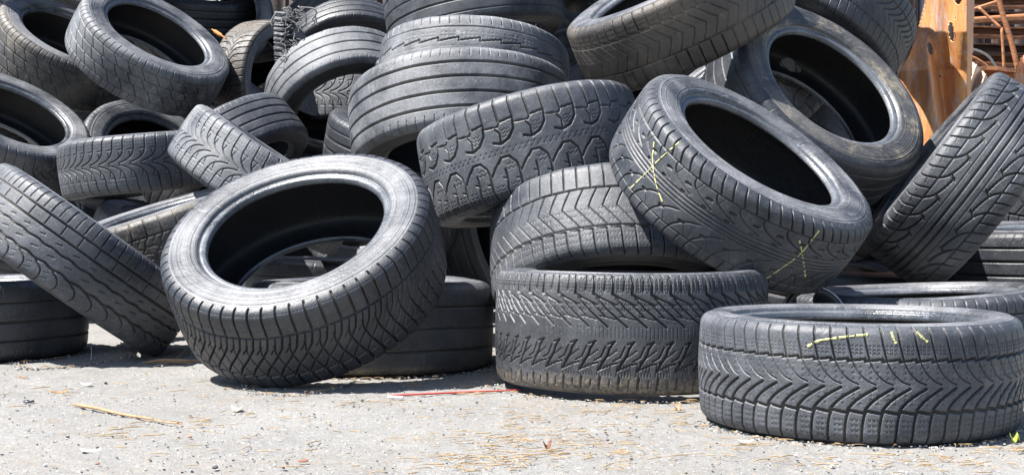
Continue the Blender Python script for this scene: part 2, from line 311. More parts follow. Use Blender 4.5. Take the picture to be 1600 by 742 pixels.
# ------------------------------------------------------------------ one tyre
OUT = [(.78, 0.), (.85, .03), (.875, .09), (.880, .145), (.955, .19), (.985, .27), (1.0, .42), (.995, .60), (.965, .79), (.895, .90), (.77, .96), (.4, .99), (0, 1.)]
INN = [(.78, 0.), (.74, .005), (.72, .05), (.84, .16), (.91, .3), (.94, .45), (.925, .62), (.86, .78), (.74, .87), (.4, .905), (0, .91)]
CENTRES = []
def tyre(c, n, R, rb, W, pattern, tread_m, side_m, label, res=1., spin=None, depth=7.0, wobble=1., label_cat='tyre', group='used tyres dumped in the heap'):
    root = bpy.data.objects.new('tyre', None); C.objects.link(root); root.empty_display_size = .1
    n = Vector(n).normalized(); a = Vector((0, 0, 1)) if abs(n.z) < .9 else Vector((0, 1, 0))
    e1 = a.cross(n).normalized(); e2 = n.cross(e1)
    root.matrix_world = Matrix(((e1.x, e2.x, n.x, c[0]), (e1.y, e2.y, n.y, c[1]), (e1.z, e2.z, n.z, c[2]), (0, 0, 0, 1)))
    tag(root, label, label_cat, group)
    hw = W/2; P = PAT[pattern]; Np = P['N']
    half = catmull([(x*hw, rb+(R-rb)*y) for x, y in OUT], 12)
    s_cut = 8*12-4                                   # tread takes over a little below the shoulder
    tp = half[s_cut:]; tread_prof = np.vstack([tp, (tp*[-1, 1])[::-1][1:]])
    nv = int(130*res) | 1; tread_prof = resample(tread_prof, nv)
    lat = np.linalg.norm(np.diff(tread_prof, axis=0), axis=1).sum()
    vv = np.linspace(1.04, -1.04, nv)
    npp = max(8, int(round(1750*res/Np))); nu = npp*Np
    D = depth_map(P, 2*PI*R, lat, npp, vv); D = np.tile(D, (Np, 1))
    th = np.arange(nu)/nu*2*PI+(spin if spin is not None else rng.uniform(0, 6.28))
    ph = rng.uniform(0, 6.28, 6)
    def deform(theta, rr, zz):                       # tyres in a heap are never quite round
        k = .0045*wobble*np.cos(2*theta+ph[0])+.0025*wobble*np.cos(3*theta+ph[1])
        return rr*(1+k), zz+.0035*wobble*np.sin(2*theta+ph[2])+.0012*wobble*np.sin(3*theta+ph[3])*(rr/R)
    tan = np.gradient(tread_prof, axis=0); nrm = np.stack([-tan[:, 1], tan[:, 0]], -1); nrm /= np.linalg.norm(nrm, axis=1)[:, None]
    if nrm[nv//2, 1] < 0: nrm = -nrm
    wear = .78+.22*np.sin(th*3+ph[4])*np.sin(th*2+ph[5]); wear = wear[:, None]*np.interp(np.abs(vv), [0, .55, 1.04], [1, 1, .75])[None]
    fade = np.clip((1.03-np.abs(vv))/.05, 0, 1)[None]
    dd = D*wear*fade*depth/1000
    low = .0006*np.sin(th*17+ph[2])[:, None]*np.sin(vv*5+ph[1])[None]
    zz = tread_prof[None, :, 0]-nrm[None, :, 0]*(dd+low); rr = tread_prof[None, :, 1]-nrm[None, :, 1]*(dd+low)
    TT = np.broadcast_to(th[:, None], rr.shape); rr, zz = deform(TT, rr, zz)
    V = np.stack([rr*np.cos(TT), rr*np.sin(TT), zz], -1).reshape(-1, 3)
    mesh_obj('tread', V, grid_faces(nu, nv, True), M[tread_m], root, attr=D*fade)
    mu = max(96, int(420*res)); t2 = np.arange(mu)/mu*2*PI
    def rev(prof, name, mat):
        m = len(prof); T2 = np.broadcast_to(t2[:, None], (mu, m)); r_, z_ = deform(T2, np.broadcast_to(prof[None, :, 1], (mu, m)), np.broadcast_to(prof[None, :, 0], (mu, m)))
        V = np.stack([r_*np.cos(T2), r_*np.sin(T2), z_], -1).reshape(-1, 3)
        return mesh_obj(name, V, grid_faces(mu, m, True), M[mat], root)
    b_cut = int(3.5*12)
    side = half[b_cut:s_cut+1].copy()
    inn = catmull([(x*hw, rb+(R-rb)*y) for x, y in INN], 8); i_cut = 2*8
    bead = np.vstack([inn[:i_cut+1][::-1], half[1:b_cut+1]])
    for sg in (1, -1):
        sp = resample(side, int(80*max(res, .6))); x = np.linspace(0, 1, len(sp))
        sp[:, 0] += sum(.0006*np.exp(-((x-q)/.008)**2) for q in (.12, .17, .34, .38, .60, .64, .80, .84))
        sp[:, 0] += .0012*np.exp(-((x-.28)/.02)**2)+.0010*np.exp(-((x-.72)/.02)**2)+.0014*np.exp(-((x-.9)/.025)**2)
        sp = sp*[sg, 1]; bd = bead*[sg, 1]
        o = rev(sp if sg > 0 else sp[::-1], 'sidewall', side_m)
        o2 = rev(bd if sg > 0 else bd[::-1], 'bead', 'bead')
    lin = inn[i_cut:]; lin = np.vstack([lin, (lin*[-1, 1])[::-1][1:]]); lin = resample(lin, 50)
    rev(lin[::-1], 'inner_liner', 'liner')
    CENTRES.append((np.array(c), np.array(n), R, rb, W))
    root['_n'] = 0; del root['_n']
    return root, dict(prof=tread_prof, deform=deform, R=R, nrm=nrm)
POSE = {
    'T1': ((0.6248, 2.3183, 0.0988), (0.00110, -0.00697, 0.99998), 0.2838, 0.2117, 0.1941),
    'T2': ((0.2666, 2.8628, 0.1312), (0.00571, 0.02345, 0.99971), 0.3030, 0.2373, 0.2464),
    'T4': ((-0.3601, 3.2740, 0.1090), (0.00001, 0.00000, 1.00000), 0.3135, 0.2111, 0.2180),
    'T15': ((-1.5078, 3.5618, 0.1070), (0.00574, 0.00574, 0.99997), 0.3146, 0.2111, 0.2098),
    'T3': ((-0.4809, 2.9959, 0.2700), (-0.17753, -0.56686, 0.80446), 0.3239, 0.2082, 0.2247),
    'T5': ((0.2576, 3.2539, 0.2733), (0.03629, -0.43413, -0.90012), 0.3141, 0.2114, 0.2474),
    'T6': ((0.5370, 3.0156, 0.4589), (0.45736, -0.44257, 0.77133), 0.3126, 0.2001, 0.2044),
    'T7': ((-0.1551, 3.9322, 0.6693), (0.08233, -0.24358, -0.96638), 0.3452, 0.2313, 0.2423),
    'T8': ((0.0582, 3.4301, 0.5356), (0.21558, -0.11204, -0.97004), 0.3023, 0.2032, 0.2591),
    'T9': ((0.4831, 3.6999, 0.9638), (-0.42220, -0.25437, 0.87008), 0.3222, 0.2161, 0.2167),
    'T10': ((0.8641, 3.6743, 0.6956), (0.42279, -0.68654, 0.59154), 0.3194, 0.2045, 0.2112),
    'T11': ((1.2488, 3.5741, 0.4765), (-0.78216, 0.15168, 0.60433), 0.3077, 0.2051, 0.2406),
    'T14': ((-1.1758, 3.4982, 0.2614), (0.56058, 0.18002, 0.80830), 0.3250, 0.2178, 0.2097),
    'T13': ((1.0018, 3.1351, 0.1069), (-0.04007, -0.01125, 0.99913), 0.3151, 0.2111, 0.1874),
    'T12': ((1.6197, 3.8474, 0.2495), (-0.02937, -0.04429, 0.99859), 0.3149, 0.2109, 0.2136),
    'T16': ((-1.9519, 4.9210, 0.7208), (0.51219, -0.33224, 0.79201), 0.3144, 0.2083, 0.2036),
    'T17': ((-1.9460, 5.5642, 1.0996), (0.50197, -0.34293, 0.79399), 0.3130, 0.2092, 0.2185),
    'T18': ((-1.4515, 5.1285, 1.0562), (0.53396, -0.40247, 0.74357), 0.3141, 0.2032, 0.2002),
    'T19': ((-1.5129, 6.1576, 1.4151), (0.60098, -0.71438, 0.35844), 0.3650, 0.2680, 0.2140),
    'T20': ((-1.0545, 5.5544, 0.9641), (0.88842, -0.45734, -0.03936), 0.2850, 0.2118, 0.1800),
    'T21': ((-0.7686, 6.1057, 1.1380), (0.19131, -0.72232, -0.66457), 0.3200, 0.2194, 0.1632),
    'T22': ((-0.7023, 5.3040, 0.8966), (0.30885, -0.52916, -0.79032), 0.3150, 0.2088, 0.2000),
    'T23': ((-0.6613, 5.7540, 0.9001), (-0.08061, -0.05449, -0.99525), 0.3300, 0.2245, 0.2300),
    'T24': ((-0.6893, 6.1022, 0.6379), (0.96333, -0.26775, -0.01766), 0.3400, 0.2135, 0.2357),
    'T25': ((-1.0655, 4.7840, 0.5866), (0.61816, -0.16638, -0.76825), 0.3185, 0.2268, 0.1906),
    'T26': ((-0.7945, 4.1219, 0.4999), (0.54344, 0.03683, 0.83864), 0.3151, 0.2107, 0.1974),
    'T27': ((-1.3081, 4.6217, 0.5769), (0.11095, 0.03648, -0.99316), 0.3150, 0.2110, 0.1995),
    'T28': ((-1.5338, 5.3669, 0.5876), (0.59432, -0.56995, 0.56740), 0.3157, 0.2068, 0.2158),
    'T29': ((-1.0094, 3.8741, 0.3224), (-0.27452, -0.14619, 0.95040), 0.3147, 0.2110, 0.2045),
    'T30': ((-1.2513, 4.7494, 0.2606), (0.34760, -0.11086, 0.93107), 0.3145, 0.2112, 0.2150),
    'T31': ((-0.1271, 4.2619, 0.8441), (-0.06640, -0.24653, -0.96686), 0.3181, 0.2130, 0.2119),
    'T32': ((-0.1368, 4.5968, 1.1183), (0.18503, -0.09205, -0.97841), 0.3170, 0.2123, 0.2097),
    'T33': ((0.4532, 4.8095, 1.3794), (0.41183, -0.02844, -0.91082), 0.3147, 0.2109, 0.2152),
    'T35': ((1.0350, 4.3335, 1.0552), (-0.52804, -0.21601, -0.82129), 0.3158, 0.2115, 0.2247),
    'T36': ((0.7686, 4.2328, 0.7807), (-0.58570, -0.22935, 0.77740), 0.3150, 0.2111, 0.2168),
    'F1': ((-0.3800, 4.7521, 0.6378), (0.18814, -0.28222, 0.94072), 0.3150, 0.2100, 0.2100),
    'F2': ((-0.1657, 5.0996, 0.3328), (0.93149, -0.27945, 0.23287), 0.3150, 0.2100, 0.2100),
    'F3': ((-0.6675, 4.4487, 0.1412), (0.02000, 0.00000, 0.99980), 0.3150, 0.2100, 0.2100),
    'F4': ((-0.4900, 4.9006, 0.4142), (-0.42164, -0.73786, 0.52705), 0.3150, 0.2100, 0.2100),
    'F5': ((1.1854, 4.3504, 0.3851), (0.30305, -0.50508, 0.80812), 0.3150, 0.2100, 0.2100),
    'F6': ((1.9090, 4.6010, 0.4792), (0.09656, -0.24140, 0.96561), 0.3150, 0.2100, 0.2100),
    'F7': ((-1.9635, 5.1003, 0.3787), (0.29139, -0.38851, 0.87416), 0.3150, 0.2100, 0.2100),
    'F8': ((-1.7010, 5.4006, 0.4210), (-0.53916, -0.53916, 0.64700), 0.3150, 0.2100, 0.2100),
    'F9': ((-1.3865, 5.9039, 0.8850), (0.52705, -0.42164, 0.73786), 0.3150, 0.2100, 0.2100),
    'F10': ((0.1785, 5.1051, 1.0672), (-0.18814, -0.28222, 0.94072), 0.3150, 0.2100, 0.2100),
    'F11': ((1.0670, 4.8524, 0.6682), (0.49629, 0.44666, 0.74444), 0.3150, 0.2100, 0.2100),
    'F12': ((0.7360, 4.6025, 0.6862), (-0.30943, -0.61885, 0.72199), 0.3150, 0.2100, 0.2100),
    'F13': ((0.4500, 4.5027, 0.7238), (0.09950, -0.59702, 0.79603), 0.3150, 0.2100, 0.2100),
    'F14': ((0.4050, 5.4065, 1.2580), (0.21200, -0.74200, 0.63600), 0.3150, 0.2100, 0.2100),
    'F15': ((-2.0800, 6.5087, 1.5733), (0.42640, -0.63960, 0.63960), 0.3150, 0.2100, 0.2100),
    'F17': ((1.5980, 4.6994, 0.2470), (0.09535, -0.28604, 0.95346), 0.3150, 0.2100, 0.2100),
    'F18': ((0.9000, 4.4991, 0.2362), (0.19901, -0.39801, 0.89553), 0.3150, 0.2100, 0.2100),
    'F19': ((-1.2925, 5.5012, 0.5048), (0.19901, -0.39801, 0.89553), 0.3150, 0.2100, 0.2100),
    'F20': ((0.9283, 3.9484, 0.1501), (0.09901, -0.09901, 0.99015), 0.3150, 0.2100, 0.2100),
    'F21': ((-0.8320, 5.2006, 0.4183), (0.30305, -0.50508, 0.80812), 0.3150, 0.2100, 0.2100),
    'F22': ((-0.2600, 5.2042, 0.9383), (0.10102, -0.40406, 0.90914), 0.3150, 0.2100, 0.2100),
    'F23': ((-2.6040, 6.2066, 1.2688), (0.53916, -0.53916, 0.64700), 0.3150, 0.2100, 0.2100),
    'F24': ((-1.3300, 7.0087, 1.5626), (0.21200, -0.74200, 0.63600), 0.3150, 0.2100, 0.2100),
    'F30': ((-2.6574, 6.4578, 1.4381), (0.30305, -0.50508, 0.80812), 0.3150, 0.2100, 0.2100),
    'F31': ((-2.2597, 6.5581, 1.4845), (-0.42164, -0.52705, 0.73786), 0.3150, 0.2100, 0.2100),
    'F32': ((-1.9584, 6.6577, 1.4287), (0.63960, -0.42640, 0.63960), 0.3150, 0.2100, 0.2100),
    'F33': ((-1.6060, 6.4577, 1.4252), (0.09535, -0.28604, 0.95346), 0.3150, 0.2100, 0.2100),
    'F34': ((-1.2576, 6.5580, 1.4714), (-0.21200, -0.74200, 0.63600), 0.3150, 0.2100, 0.2100),
    'F35': ((-2.7365, 6.6548, 1.0164), (0.30305, -0.50508, 0.80812), 0.3150, 0.2100, 0.2100),
    'F36': ((-2.2220, 6.4549, 1.0254), (-0.42164, -0.52705, 0.73786), 0.3150, 0.2100, 0.2100),
    'F37': ((-1.9257, 6.5552, 1.0653), (0.63960, -0.42640, 0.63960), 0.3150, 0.2100, 0.2100),
    'F38': ((-1.6525, 6.6547, 1.0031), (0.09535, -0.28604, 0.95346), 0.3150, 0.2100, 0.2100),
    'F39': ((-1.2352, 6.4548, 1.0125), (-0.21200, -0.74200, 0.63600), 0.3150, 0.2100, 0.2100),
    'F40': ((-2.6920, 6.5523, 0.6592), (0.30305, -0.50508, 0.80812), 0.3150, 0.2100, 0.2100),
    'F41': ((-2.2876, 6.6526, 0.6939), (-0.42164, -0.52705, 0.73786), 0.3150, 0.2100, 0.2100),
    'F42': ((-1.8931, 6.4520, 0.6126), (0.63960, -0.42640, 0.63960), 0.3150, 0.2100, 0.2100),
    'F43': ((-1.6244, 6.5522, 0.6461), (0.09535, -0.28604, 0.95346), 0.3150, 0.2100, 0.2100),
    'F44': ((-1.2702, 6.6525, 0.6806), (-0.21200, -0.74200, 0.63600), 0.3150, 0.2100, 0.2100),
    'F45': ((-2.1280, 5.6095, 1.6837), (0.30305, -0.50508, 0.80812), 0.3150, 0.2100, 0.2100),
    'F46': ((-1.6815, 5.7094, 1.6790), (-0.42164, -0.52705, 0.73786), 0.3150, 0.2100, 0.2100),
    'F47': ((-1.4570, 6.2111, 1.9198), (0.63960, -0.42640, 0.63960), 0.3150, 0.2100, 0.2100),
    'F48': ((-1.0395, 6.3104, 1.8191), (0.09535, -0.28604, 0.95346), 0.3150, 0.2100, 0.2100),
    'F49': ((-0.4860, 5.4097, 1.7170), (-0.21200, -0.74200, 0.63600), 0.3150, 0.2100, 0.2100),
    'F50': ((-0.0735, 4.9086, 1.5657), (0.30305, -0.50508, 0.80812), 0.3150, 0.2100, 0.2100),
    'F51': ((0.3185, 4.9090, 1.6147), (-0.42164, -0.52705, 0.73786), 0.3150, 0.2100, 0.2100),
    'F52': ((0.6380, 4.4074, 1.3975), (0.63960, -0.42640, 0.63960), 0.3150, 0.2100, 0.2100),
    'F53': ((1.0350, 4.6073, 1.3762), (0.09535, -0.28604, 0.95346), 0.3150, 0.2100, 0.2100),
    'F54': ((1.4500, 5.0086, 1.5656), (-0.21200, -0.74200, 0.63600), 0.3150, 0.2100, 0.2100),
    'F55': ((0.9690, 5.1054, 1.1054), (0.30305, -0.50508, 0.80812), 0.3150, 0.2100, 0.2100),
    'F56': ((0.6625, 5.3051, 1.0556), (-0.42164, -0.52705, 0.73786), 0.3150, 0.2100, 0.2100),
}
LOOK = {
    'T1': ('vwinter', 'mid', 'side', 1.25, 8.1, 'yellow-chalked winter tyre lying flat on the concrete, frontmost at right'),
    'T2': ('arrow_snow', 'ground_dirty', 'side', 1.1, 8.8, 'wide snow tyre with arrow-tooth tread lying flat under the chalk-crossed tyre'),
    'T4': ('ribs_worn', 'ground_dirty', 'side', 0.7, 5.0, 'worn flat-lying tyre on the concrete under the big leaning front tyre'),
    'T15': ('ribs_worn', 'clean', 'side', 0.8, 7.5, 'flat-lying tyre with three broad grooves at the left edge on the concrete'),
    'T3': ('blockv', 'clean', 'side', 1.25, 10.0, 'big tyre leaning open towards the camera with deep blocks, foremost left of centre'),
    'T5': ('chevron', 'mid', 'side_dark', 1.0, 8.1, 'tyre with thin arrow chevrons propped on the back of the wide snow tyre'),
    'T6': ('fan_summer', 'mid', 'side', 1.25, 6.2, 'tilted open tyre with yellow chalk crosses on its tread, right of centre'),
    'T7': ('ribs', 'dusty', 'side_dark', 0.9, 7.5, 'grey tyre with four straight ribs, below the zigzag-ribbed tyre at top centre'),
    'T8': ('allterrain', 'mid', 'side_dark', 1.0, 7.5, 'all-terrain tyre with scalloped blocks in the middle of the heap'),
    'T9': ('chevron', 'brown', 'side', 1.0, 8.1, 'brownish tyre with V-shaped tread tilted at the top, right of centre'),
    'T10': ('ribs_thin', 'clean', 'side_mud', 0.9, 5.0, 'large dark open tyre with mud-flecked sidewall in front of the rusty panel'),
    'T11': ('curvy_summer', 'mid', 'side', 1.1, 9.4, 'tyre standing on edge at far right showing sweeping curved grooves'),
    'T14': ('touring', 'mid', 'side', 1.1, 8.8, 'tyre leaning diagonally at the left edge with wavy ribs, edge on the concrete'),
    'T13': ('touring', 'mid', 'side', 0.7, 5.0, 'worn flat tyre lying just behind the frontmost chalked tyre'),
    'T12': ('ribs', 'clean', 'side', 0.7, 7.5, 'half-shaded tyre lying at right edge below the curved-groove tyre'),
    'T16': ('leafy', 'mid', 'side', 0.7, 6.2, 'open tyre cut off by the left edge, above the diagonal leaning tyre'),
    'T17': ('ribblock', 'muddy', 'side', 0.7, 6.2, 'muddy open tyre in the top left corner behind the block-patterned tyre'),
    'T18': ('ribblock', 'dusty', 'side', 0.8, 6.2, 'open tyre with a block-patterned tread tilted at the top left'),
    'T19': ('ribs', 'mid', 'side', 0.5, 6.2, 'tyre at the top left edge whose dark hole shows an orange splinter'),
    'T20': ('leafy', 'brown', 'side', 0.6, 5.0, 'upright tyre with a rounded worn shoulder below the shredded tyre'),
    'T21': ('ribs_worn', 'clean', 'side_dark', 0.6, 5.0, 'shredded tyre with frayed cords hanging from its torn tread'),
    'T22': ('ribs_worn', 'dusty', 'side_dark', 0.7, 6.2, 'arched pale tyre tilted over the small-block tyre, just below the frayed cords'),
    'T23': ('leafy', 'dusty', 'side_dark', 0.7, 7.5, 'small-block tyre sheltered under the arched pale tyre'),
    'T24': ('lightning', 'mid', 'side', 0.6, 7.5, 'tyre end with stepped grooves squeezed left of the four-rib grey tyre'),
    'T25': ('ribs', 'mid', 'side_dark', 0.7, 7.5, 'four-ribbed dark tyre curving behind the diagonal winter tyre'),
    'T26': ('leafy', 'dusty', 'side', 0.9, 8.8, 'dusty winter tyre lying diagonally behind the big leaning front tyre'),
    'T27': ('leafy', 'mid', 'side', 0.8, 7.5, 'tyre with feather-like tread lying level at left, above the diagonal one'),
    'T28': ('ribs', 'mid', 'side', 0.6, 6.2, 'open tyre peeping out behind the feather-tread tyre at left'),
    'T29': ('lightning', 'muddy', 'side', 0.7, 6.2, 'slanted tyre with pale flat sidewall left of the big leaning front tyre'),
    'T30': ('leafy', 'mid', 'side', 0.6, 6.2, 'tyre end poking out above the pale slanted sidewall at left'),
    'T31': ('ribs_zig', 'dusty', 'side_dark', 0.8, 6.2, 'tyre with zigzag ribs directly on top of the four-rib grey tyre'),
    'T32': ('ribs_thin', 'mid', 'side_dark', 0.7, 7.5, 'topmost tyre at centre, cut off by the top edge'),
    'T33': ('chevron', 'brown', 'side_dark', 0.6, 6.2, 'brownish tyre cut off by the top edge above the V-tread tyre'),
    'T35': ('vwinter', 'clean', 'side_dark', 0.7, 5.0, 'dark tyre at the top right leaning against the rusty panel'),
    'T36': ('allterrain', 'dusty', 'side', 0.5, 7.5, 'sunlit coarse tyre glimpsed in the gap below the V-tread tyre'),
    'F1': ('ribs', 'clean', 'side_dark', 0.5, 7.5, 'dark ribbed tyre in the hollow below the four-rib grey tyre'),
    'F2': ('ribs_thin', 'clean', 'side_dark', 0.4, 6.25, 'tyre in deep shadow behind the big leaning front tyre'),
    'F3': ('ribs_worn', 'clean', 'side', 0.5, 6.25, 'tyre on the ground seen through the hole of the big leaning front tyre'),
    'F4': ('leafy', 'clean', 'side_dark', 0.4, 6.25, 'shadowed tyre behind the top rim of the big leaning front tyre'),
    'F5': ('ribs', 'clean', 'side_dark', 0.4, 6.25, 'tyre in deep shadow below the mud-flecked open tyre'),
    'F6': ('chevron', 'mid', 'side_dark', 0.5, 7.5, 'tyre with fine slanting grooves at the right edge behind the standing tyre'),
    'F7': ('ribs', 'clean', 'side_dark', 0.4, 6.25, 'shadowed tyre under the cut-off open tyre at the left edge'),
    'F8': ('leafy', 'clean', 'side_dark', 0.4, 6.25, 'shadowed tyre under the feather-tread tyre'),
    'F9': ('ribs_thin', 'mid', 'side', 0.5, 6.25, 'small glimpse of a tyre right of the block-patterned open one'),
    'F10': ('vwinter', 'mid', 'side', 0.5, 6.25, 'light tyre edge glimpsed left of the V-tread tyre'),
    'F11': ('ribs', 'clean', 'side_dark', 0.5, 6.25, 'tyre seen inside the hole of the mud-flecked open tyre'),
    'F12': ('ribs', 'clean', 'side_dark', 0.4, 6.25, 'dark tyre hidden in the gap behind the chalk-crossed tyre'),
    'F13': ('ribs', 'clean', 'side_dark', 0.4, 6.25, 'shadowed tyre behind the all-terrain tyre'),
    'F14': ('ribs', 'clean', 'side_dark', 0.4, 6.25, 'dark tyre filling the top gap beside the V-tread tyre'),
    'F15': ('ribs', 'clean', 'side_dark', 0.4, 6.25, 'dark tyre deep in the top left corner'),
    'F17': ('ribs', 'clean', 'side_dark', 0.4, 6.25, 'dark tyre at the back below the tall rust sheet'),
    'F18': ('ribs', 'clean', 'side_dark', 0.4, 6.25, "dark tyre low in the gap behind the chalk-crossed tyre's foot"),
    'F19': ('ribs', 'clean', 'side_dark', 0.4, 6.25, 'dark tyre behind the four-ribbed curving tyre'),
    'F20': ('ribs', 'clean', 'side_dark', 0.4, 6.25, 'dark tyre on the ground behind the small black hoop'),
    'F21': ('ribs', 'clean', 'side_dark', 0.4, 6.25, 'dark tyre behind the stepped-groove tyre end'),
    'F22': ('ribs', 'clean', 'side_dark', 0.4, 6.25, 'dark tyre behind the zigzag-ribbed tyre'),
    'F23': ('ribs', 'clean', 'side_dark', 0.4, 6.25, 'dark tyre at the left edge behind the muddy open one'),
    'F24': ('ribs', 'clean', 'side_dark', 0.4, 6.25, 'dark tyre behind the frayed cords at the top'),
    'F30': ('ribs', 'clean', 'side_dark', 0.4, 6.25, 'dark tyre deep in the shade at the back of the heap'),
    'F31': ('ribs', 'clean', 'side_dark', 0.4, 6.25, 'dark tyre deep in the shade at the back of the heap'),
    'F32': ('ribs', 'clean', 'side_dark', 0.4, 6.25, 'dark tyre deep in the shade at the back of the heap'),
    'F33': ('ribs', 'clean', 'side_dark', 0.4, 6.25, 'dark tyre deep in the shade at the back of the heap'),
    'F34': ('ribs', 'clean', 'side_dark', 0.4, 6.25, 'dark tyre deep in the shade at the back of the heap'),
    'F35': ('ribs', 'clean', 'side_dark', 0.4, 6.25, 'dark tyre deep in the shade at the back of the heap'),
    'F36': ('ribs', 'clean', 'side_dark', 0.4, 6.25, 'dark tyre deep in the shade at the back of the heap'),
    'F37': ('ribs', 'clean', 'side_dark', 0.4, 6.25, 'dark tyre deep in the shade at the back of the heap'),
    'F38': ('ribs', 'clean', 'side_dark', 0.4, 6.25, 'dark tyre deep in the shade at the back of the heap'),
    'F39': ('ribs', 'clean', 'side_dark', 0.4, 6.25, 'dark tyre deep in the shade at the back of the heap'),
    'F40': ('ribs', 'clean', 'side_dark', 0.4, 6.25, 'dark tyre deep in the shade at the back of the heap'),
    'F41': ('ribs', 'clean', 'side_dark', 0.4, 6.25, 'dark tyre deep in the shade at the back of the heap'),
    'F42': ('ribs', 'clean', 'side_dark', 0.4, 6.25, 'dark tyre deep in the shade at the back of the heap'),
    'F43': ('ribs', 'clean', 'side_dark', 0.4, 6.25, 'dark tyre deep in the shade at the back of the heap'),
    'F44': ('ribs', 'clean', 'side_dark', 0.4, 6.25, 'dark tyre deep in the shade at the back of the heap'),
    'F45': ('ribs', 'clean', 'side_dark', 0.4, 6.25, 'dark heap tyre above the view, added to shade the gaps below'),  # row continuing the heap above the view, added to cast shade
    'F46': ('ribs', 'clean', 'side_dark', 0.4, 6.25, 'dark heap tyre above the view, added to shade the gaps below'),
    'F47': ('ribs', 'clean', 'side_dark', 0.4, 6.25, 'dark heap tyre above the view, added to shade the gaps below'),
    'F48': ('ribs', 'clean', 'side_dark', 0.4, 6.25, 'dark heap tyre above the view, added to shade the gaps below'),
    'F49': ('ribs', 'clean', 'side_dark', 0.4, 6.25, 'dark heap tyre above the view, added to shade the gaps below'),
    'F50': ('ribs', 'clean', 'side_dark', 0.4, 6.25, 'dark heap tyre above the view, added to shade the gaps below'),
    'F51': ('ribs', 'clean', 'side_dark', 0.4, 6.25, 'dark heap tyre above the view, added to shade the gaps below'),
    'F52': ('ribs', 'clean', 'side_dark', 0.4, 6.25, 'dark heap tyre above the view, added to shade the gaps below'),
    'F53': ('ribs', 'clean', 'side_dark', 0.4, 6.25, 'dark heap tyre above the view, added to shade the gaps below'),
    'F54': ('ribs', 'clean', 'side_dark', 0.4, 6.25, 'dark heap tyre above the view, added to shade the gaps below'),
    'F55': ('ribs', 'clean', 'side_dark', 0.4, 6.25, 'dark heap tyre above the view, added to shade the gaps below'),
    'F56': ('ribs', 'clean', 'side_dark', 0.4, 6.25, 'dark heap tyre above the view, added to shade the gaps below'),
}
BUILT = {}
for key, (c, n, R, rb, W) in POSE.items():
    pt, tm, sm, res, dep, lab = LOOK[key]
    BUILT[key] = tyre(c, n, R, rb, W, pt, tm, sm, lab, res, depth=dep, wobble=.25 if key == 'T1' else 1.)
# ------------------------------------------------------------------ ground
def ground():
    # one sheet: fine where the camera looks closely, coarse out to the horizon
    xs = np.r_[[-60, -25, -10, -5], np.linspace(-2.4, 2.4, 420), [5, 10, 25, 60]]
    ys = np.r_[[-20, -5], np.linspace(.9, 4.6, 420), np.linspace(4.8, 8, 20), [12, 25, 60, 120]]
    X, Y = np.meshgrid(xs, ys, indexing='ij')
    fd = np.clip((2.4-np.abs(X))/.3, 0, 1)*np.clip((Y-.9)/.2, 0, 1)*np.clip((4.6-Y)/.3, 0, 1)
    Z = (.0016*np.sin(X*9+1.3*np.sin(Y*7))*np.sin(Y*11+X*3)+.0012*rng.standard_normal(X.shape))*fd-.002
    V = np.stack([X, Y, Z], -1).reshape(-1, 3)
    o = mesh_obj('ground', V, grid_faces(len(xs), len(ys), False), M['ground']); tag(o, kind='structure')
ground()
# ------------------------------------------------------------------ chalk marks (thin crayon strokes lying on the rubber, part of the tyre)
def chalk(key, strokes, width=.0042):
    root, g = BUILT[key]; inv = root.matrix_world.inverted(); parts = []
    c, n, R, rb, W = POSE[key]
    bpy.context.view_layer.update()
    for pts in strokes:
        P = resample(catmull(pts, 8) if len(pts) > 2 else np.array(pts, float), 170); out = []
        for i, (u, v) in enumerate(P):
            r = ray(u, v); o = Vector((0, 0, CAMH)); hit = None
            for ch in root.children:
                if ch.name.split('.')[0] in ('tread', 'sidewall'):
                    L0 = inv @ o; L1 = (inv.to_3x3() @ Vector(r)).normalized()
                    ok, loc, nor, _ = ch.ray_cast(L0, L1)
                    if ok and (hit is None or (loc-L0).length < hit[2]): hit = (loc, nor, (loc-L0).length)
            if hit:
                q = hit[0]; nr = Vector((q.x, q.y, 0)).normalized() if q.xy.length > R*.93 else (hit[1]+Vector((q.x, q.y, 0)).normalized()).normalized()
                out.append((q+nr*.0012, nr))
        if len(out) < 4: continue
        base_w = width*random.uniform(.8, 1.1)
        V = []; Q = []
        for i, (p, nr) in enumerate(out):
            t = (out[min(i+1, len(out)-1)][0]-out[max(i-1, 0)][0]).normalized(); s = t.cross(nr).normalized()
            w = base_w*(.36+.09*math.sin(i*.09)+.08*math.sin(i*.23+1)+.02*random.random())
            V += [p-s*w-nr*.0012, p-s*w*.9, p+s*w*.9, p+s*w-nr*.0012]
        k = 0
        for i in range(len(out)-1):
            if math.sin(i*.27)+math.sin(i*.11+2)+random.uniform(-.2, .2) < -1.35 or (out[i+1][0]-out[i][0]).length > .006 or (lambda d_: abs(d_.dot(out[i][1])) > .7*d_.length)(out[i+1][0]-out[i][0]): continue
            a = i*4; Q += [[a+j, a+j+1, a+5+j, a+4+j] for j in range(3)]
        parts.append((np.array([list(v) for v in V]), np.array(Q)))
    if parts: mesh_obj('chalk_mark', *join(parts), M['chalk'], root)
chalk('T6', [[(984, 296), (1010, 270), (1035, 245), (1062, 222)], [(1022, 222), (1020, 255), (1026, 290), (1035, 315)]])
chalk('T6', [[(1196, 436), (1222, 418), (1250, 397), (1280, 360)], [(1249, 375), (1254, 400), (1258, 432)]])
for st in ([(1262, 541), (1280, 532), (1300, 529), (1330, 525), (1356, 523)], [(1393, 518), (1396, 528), (1400, 536)], [(1432, 518), (1441, 527), (1449, 534)]): chalk('T1', [st], .0055)
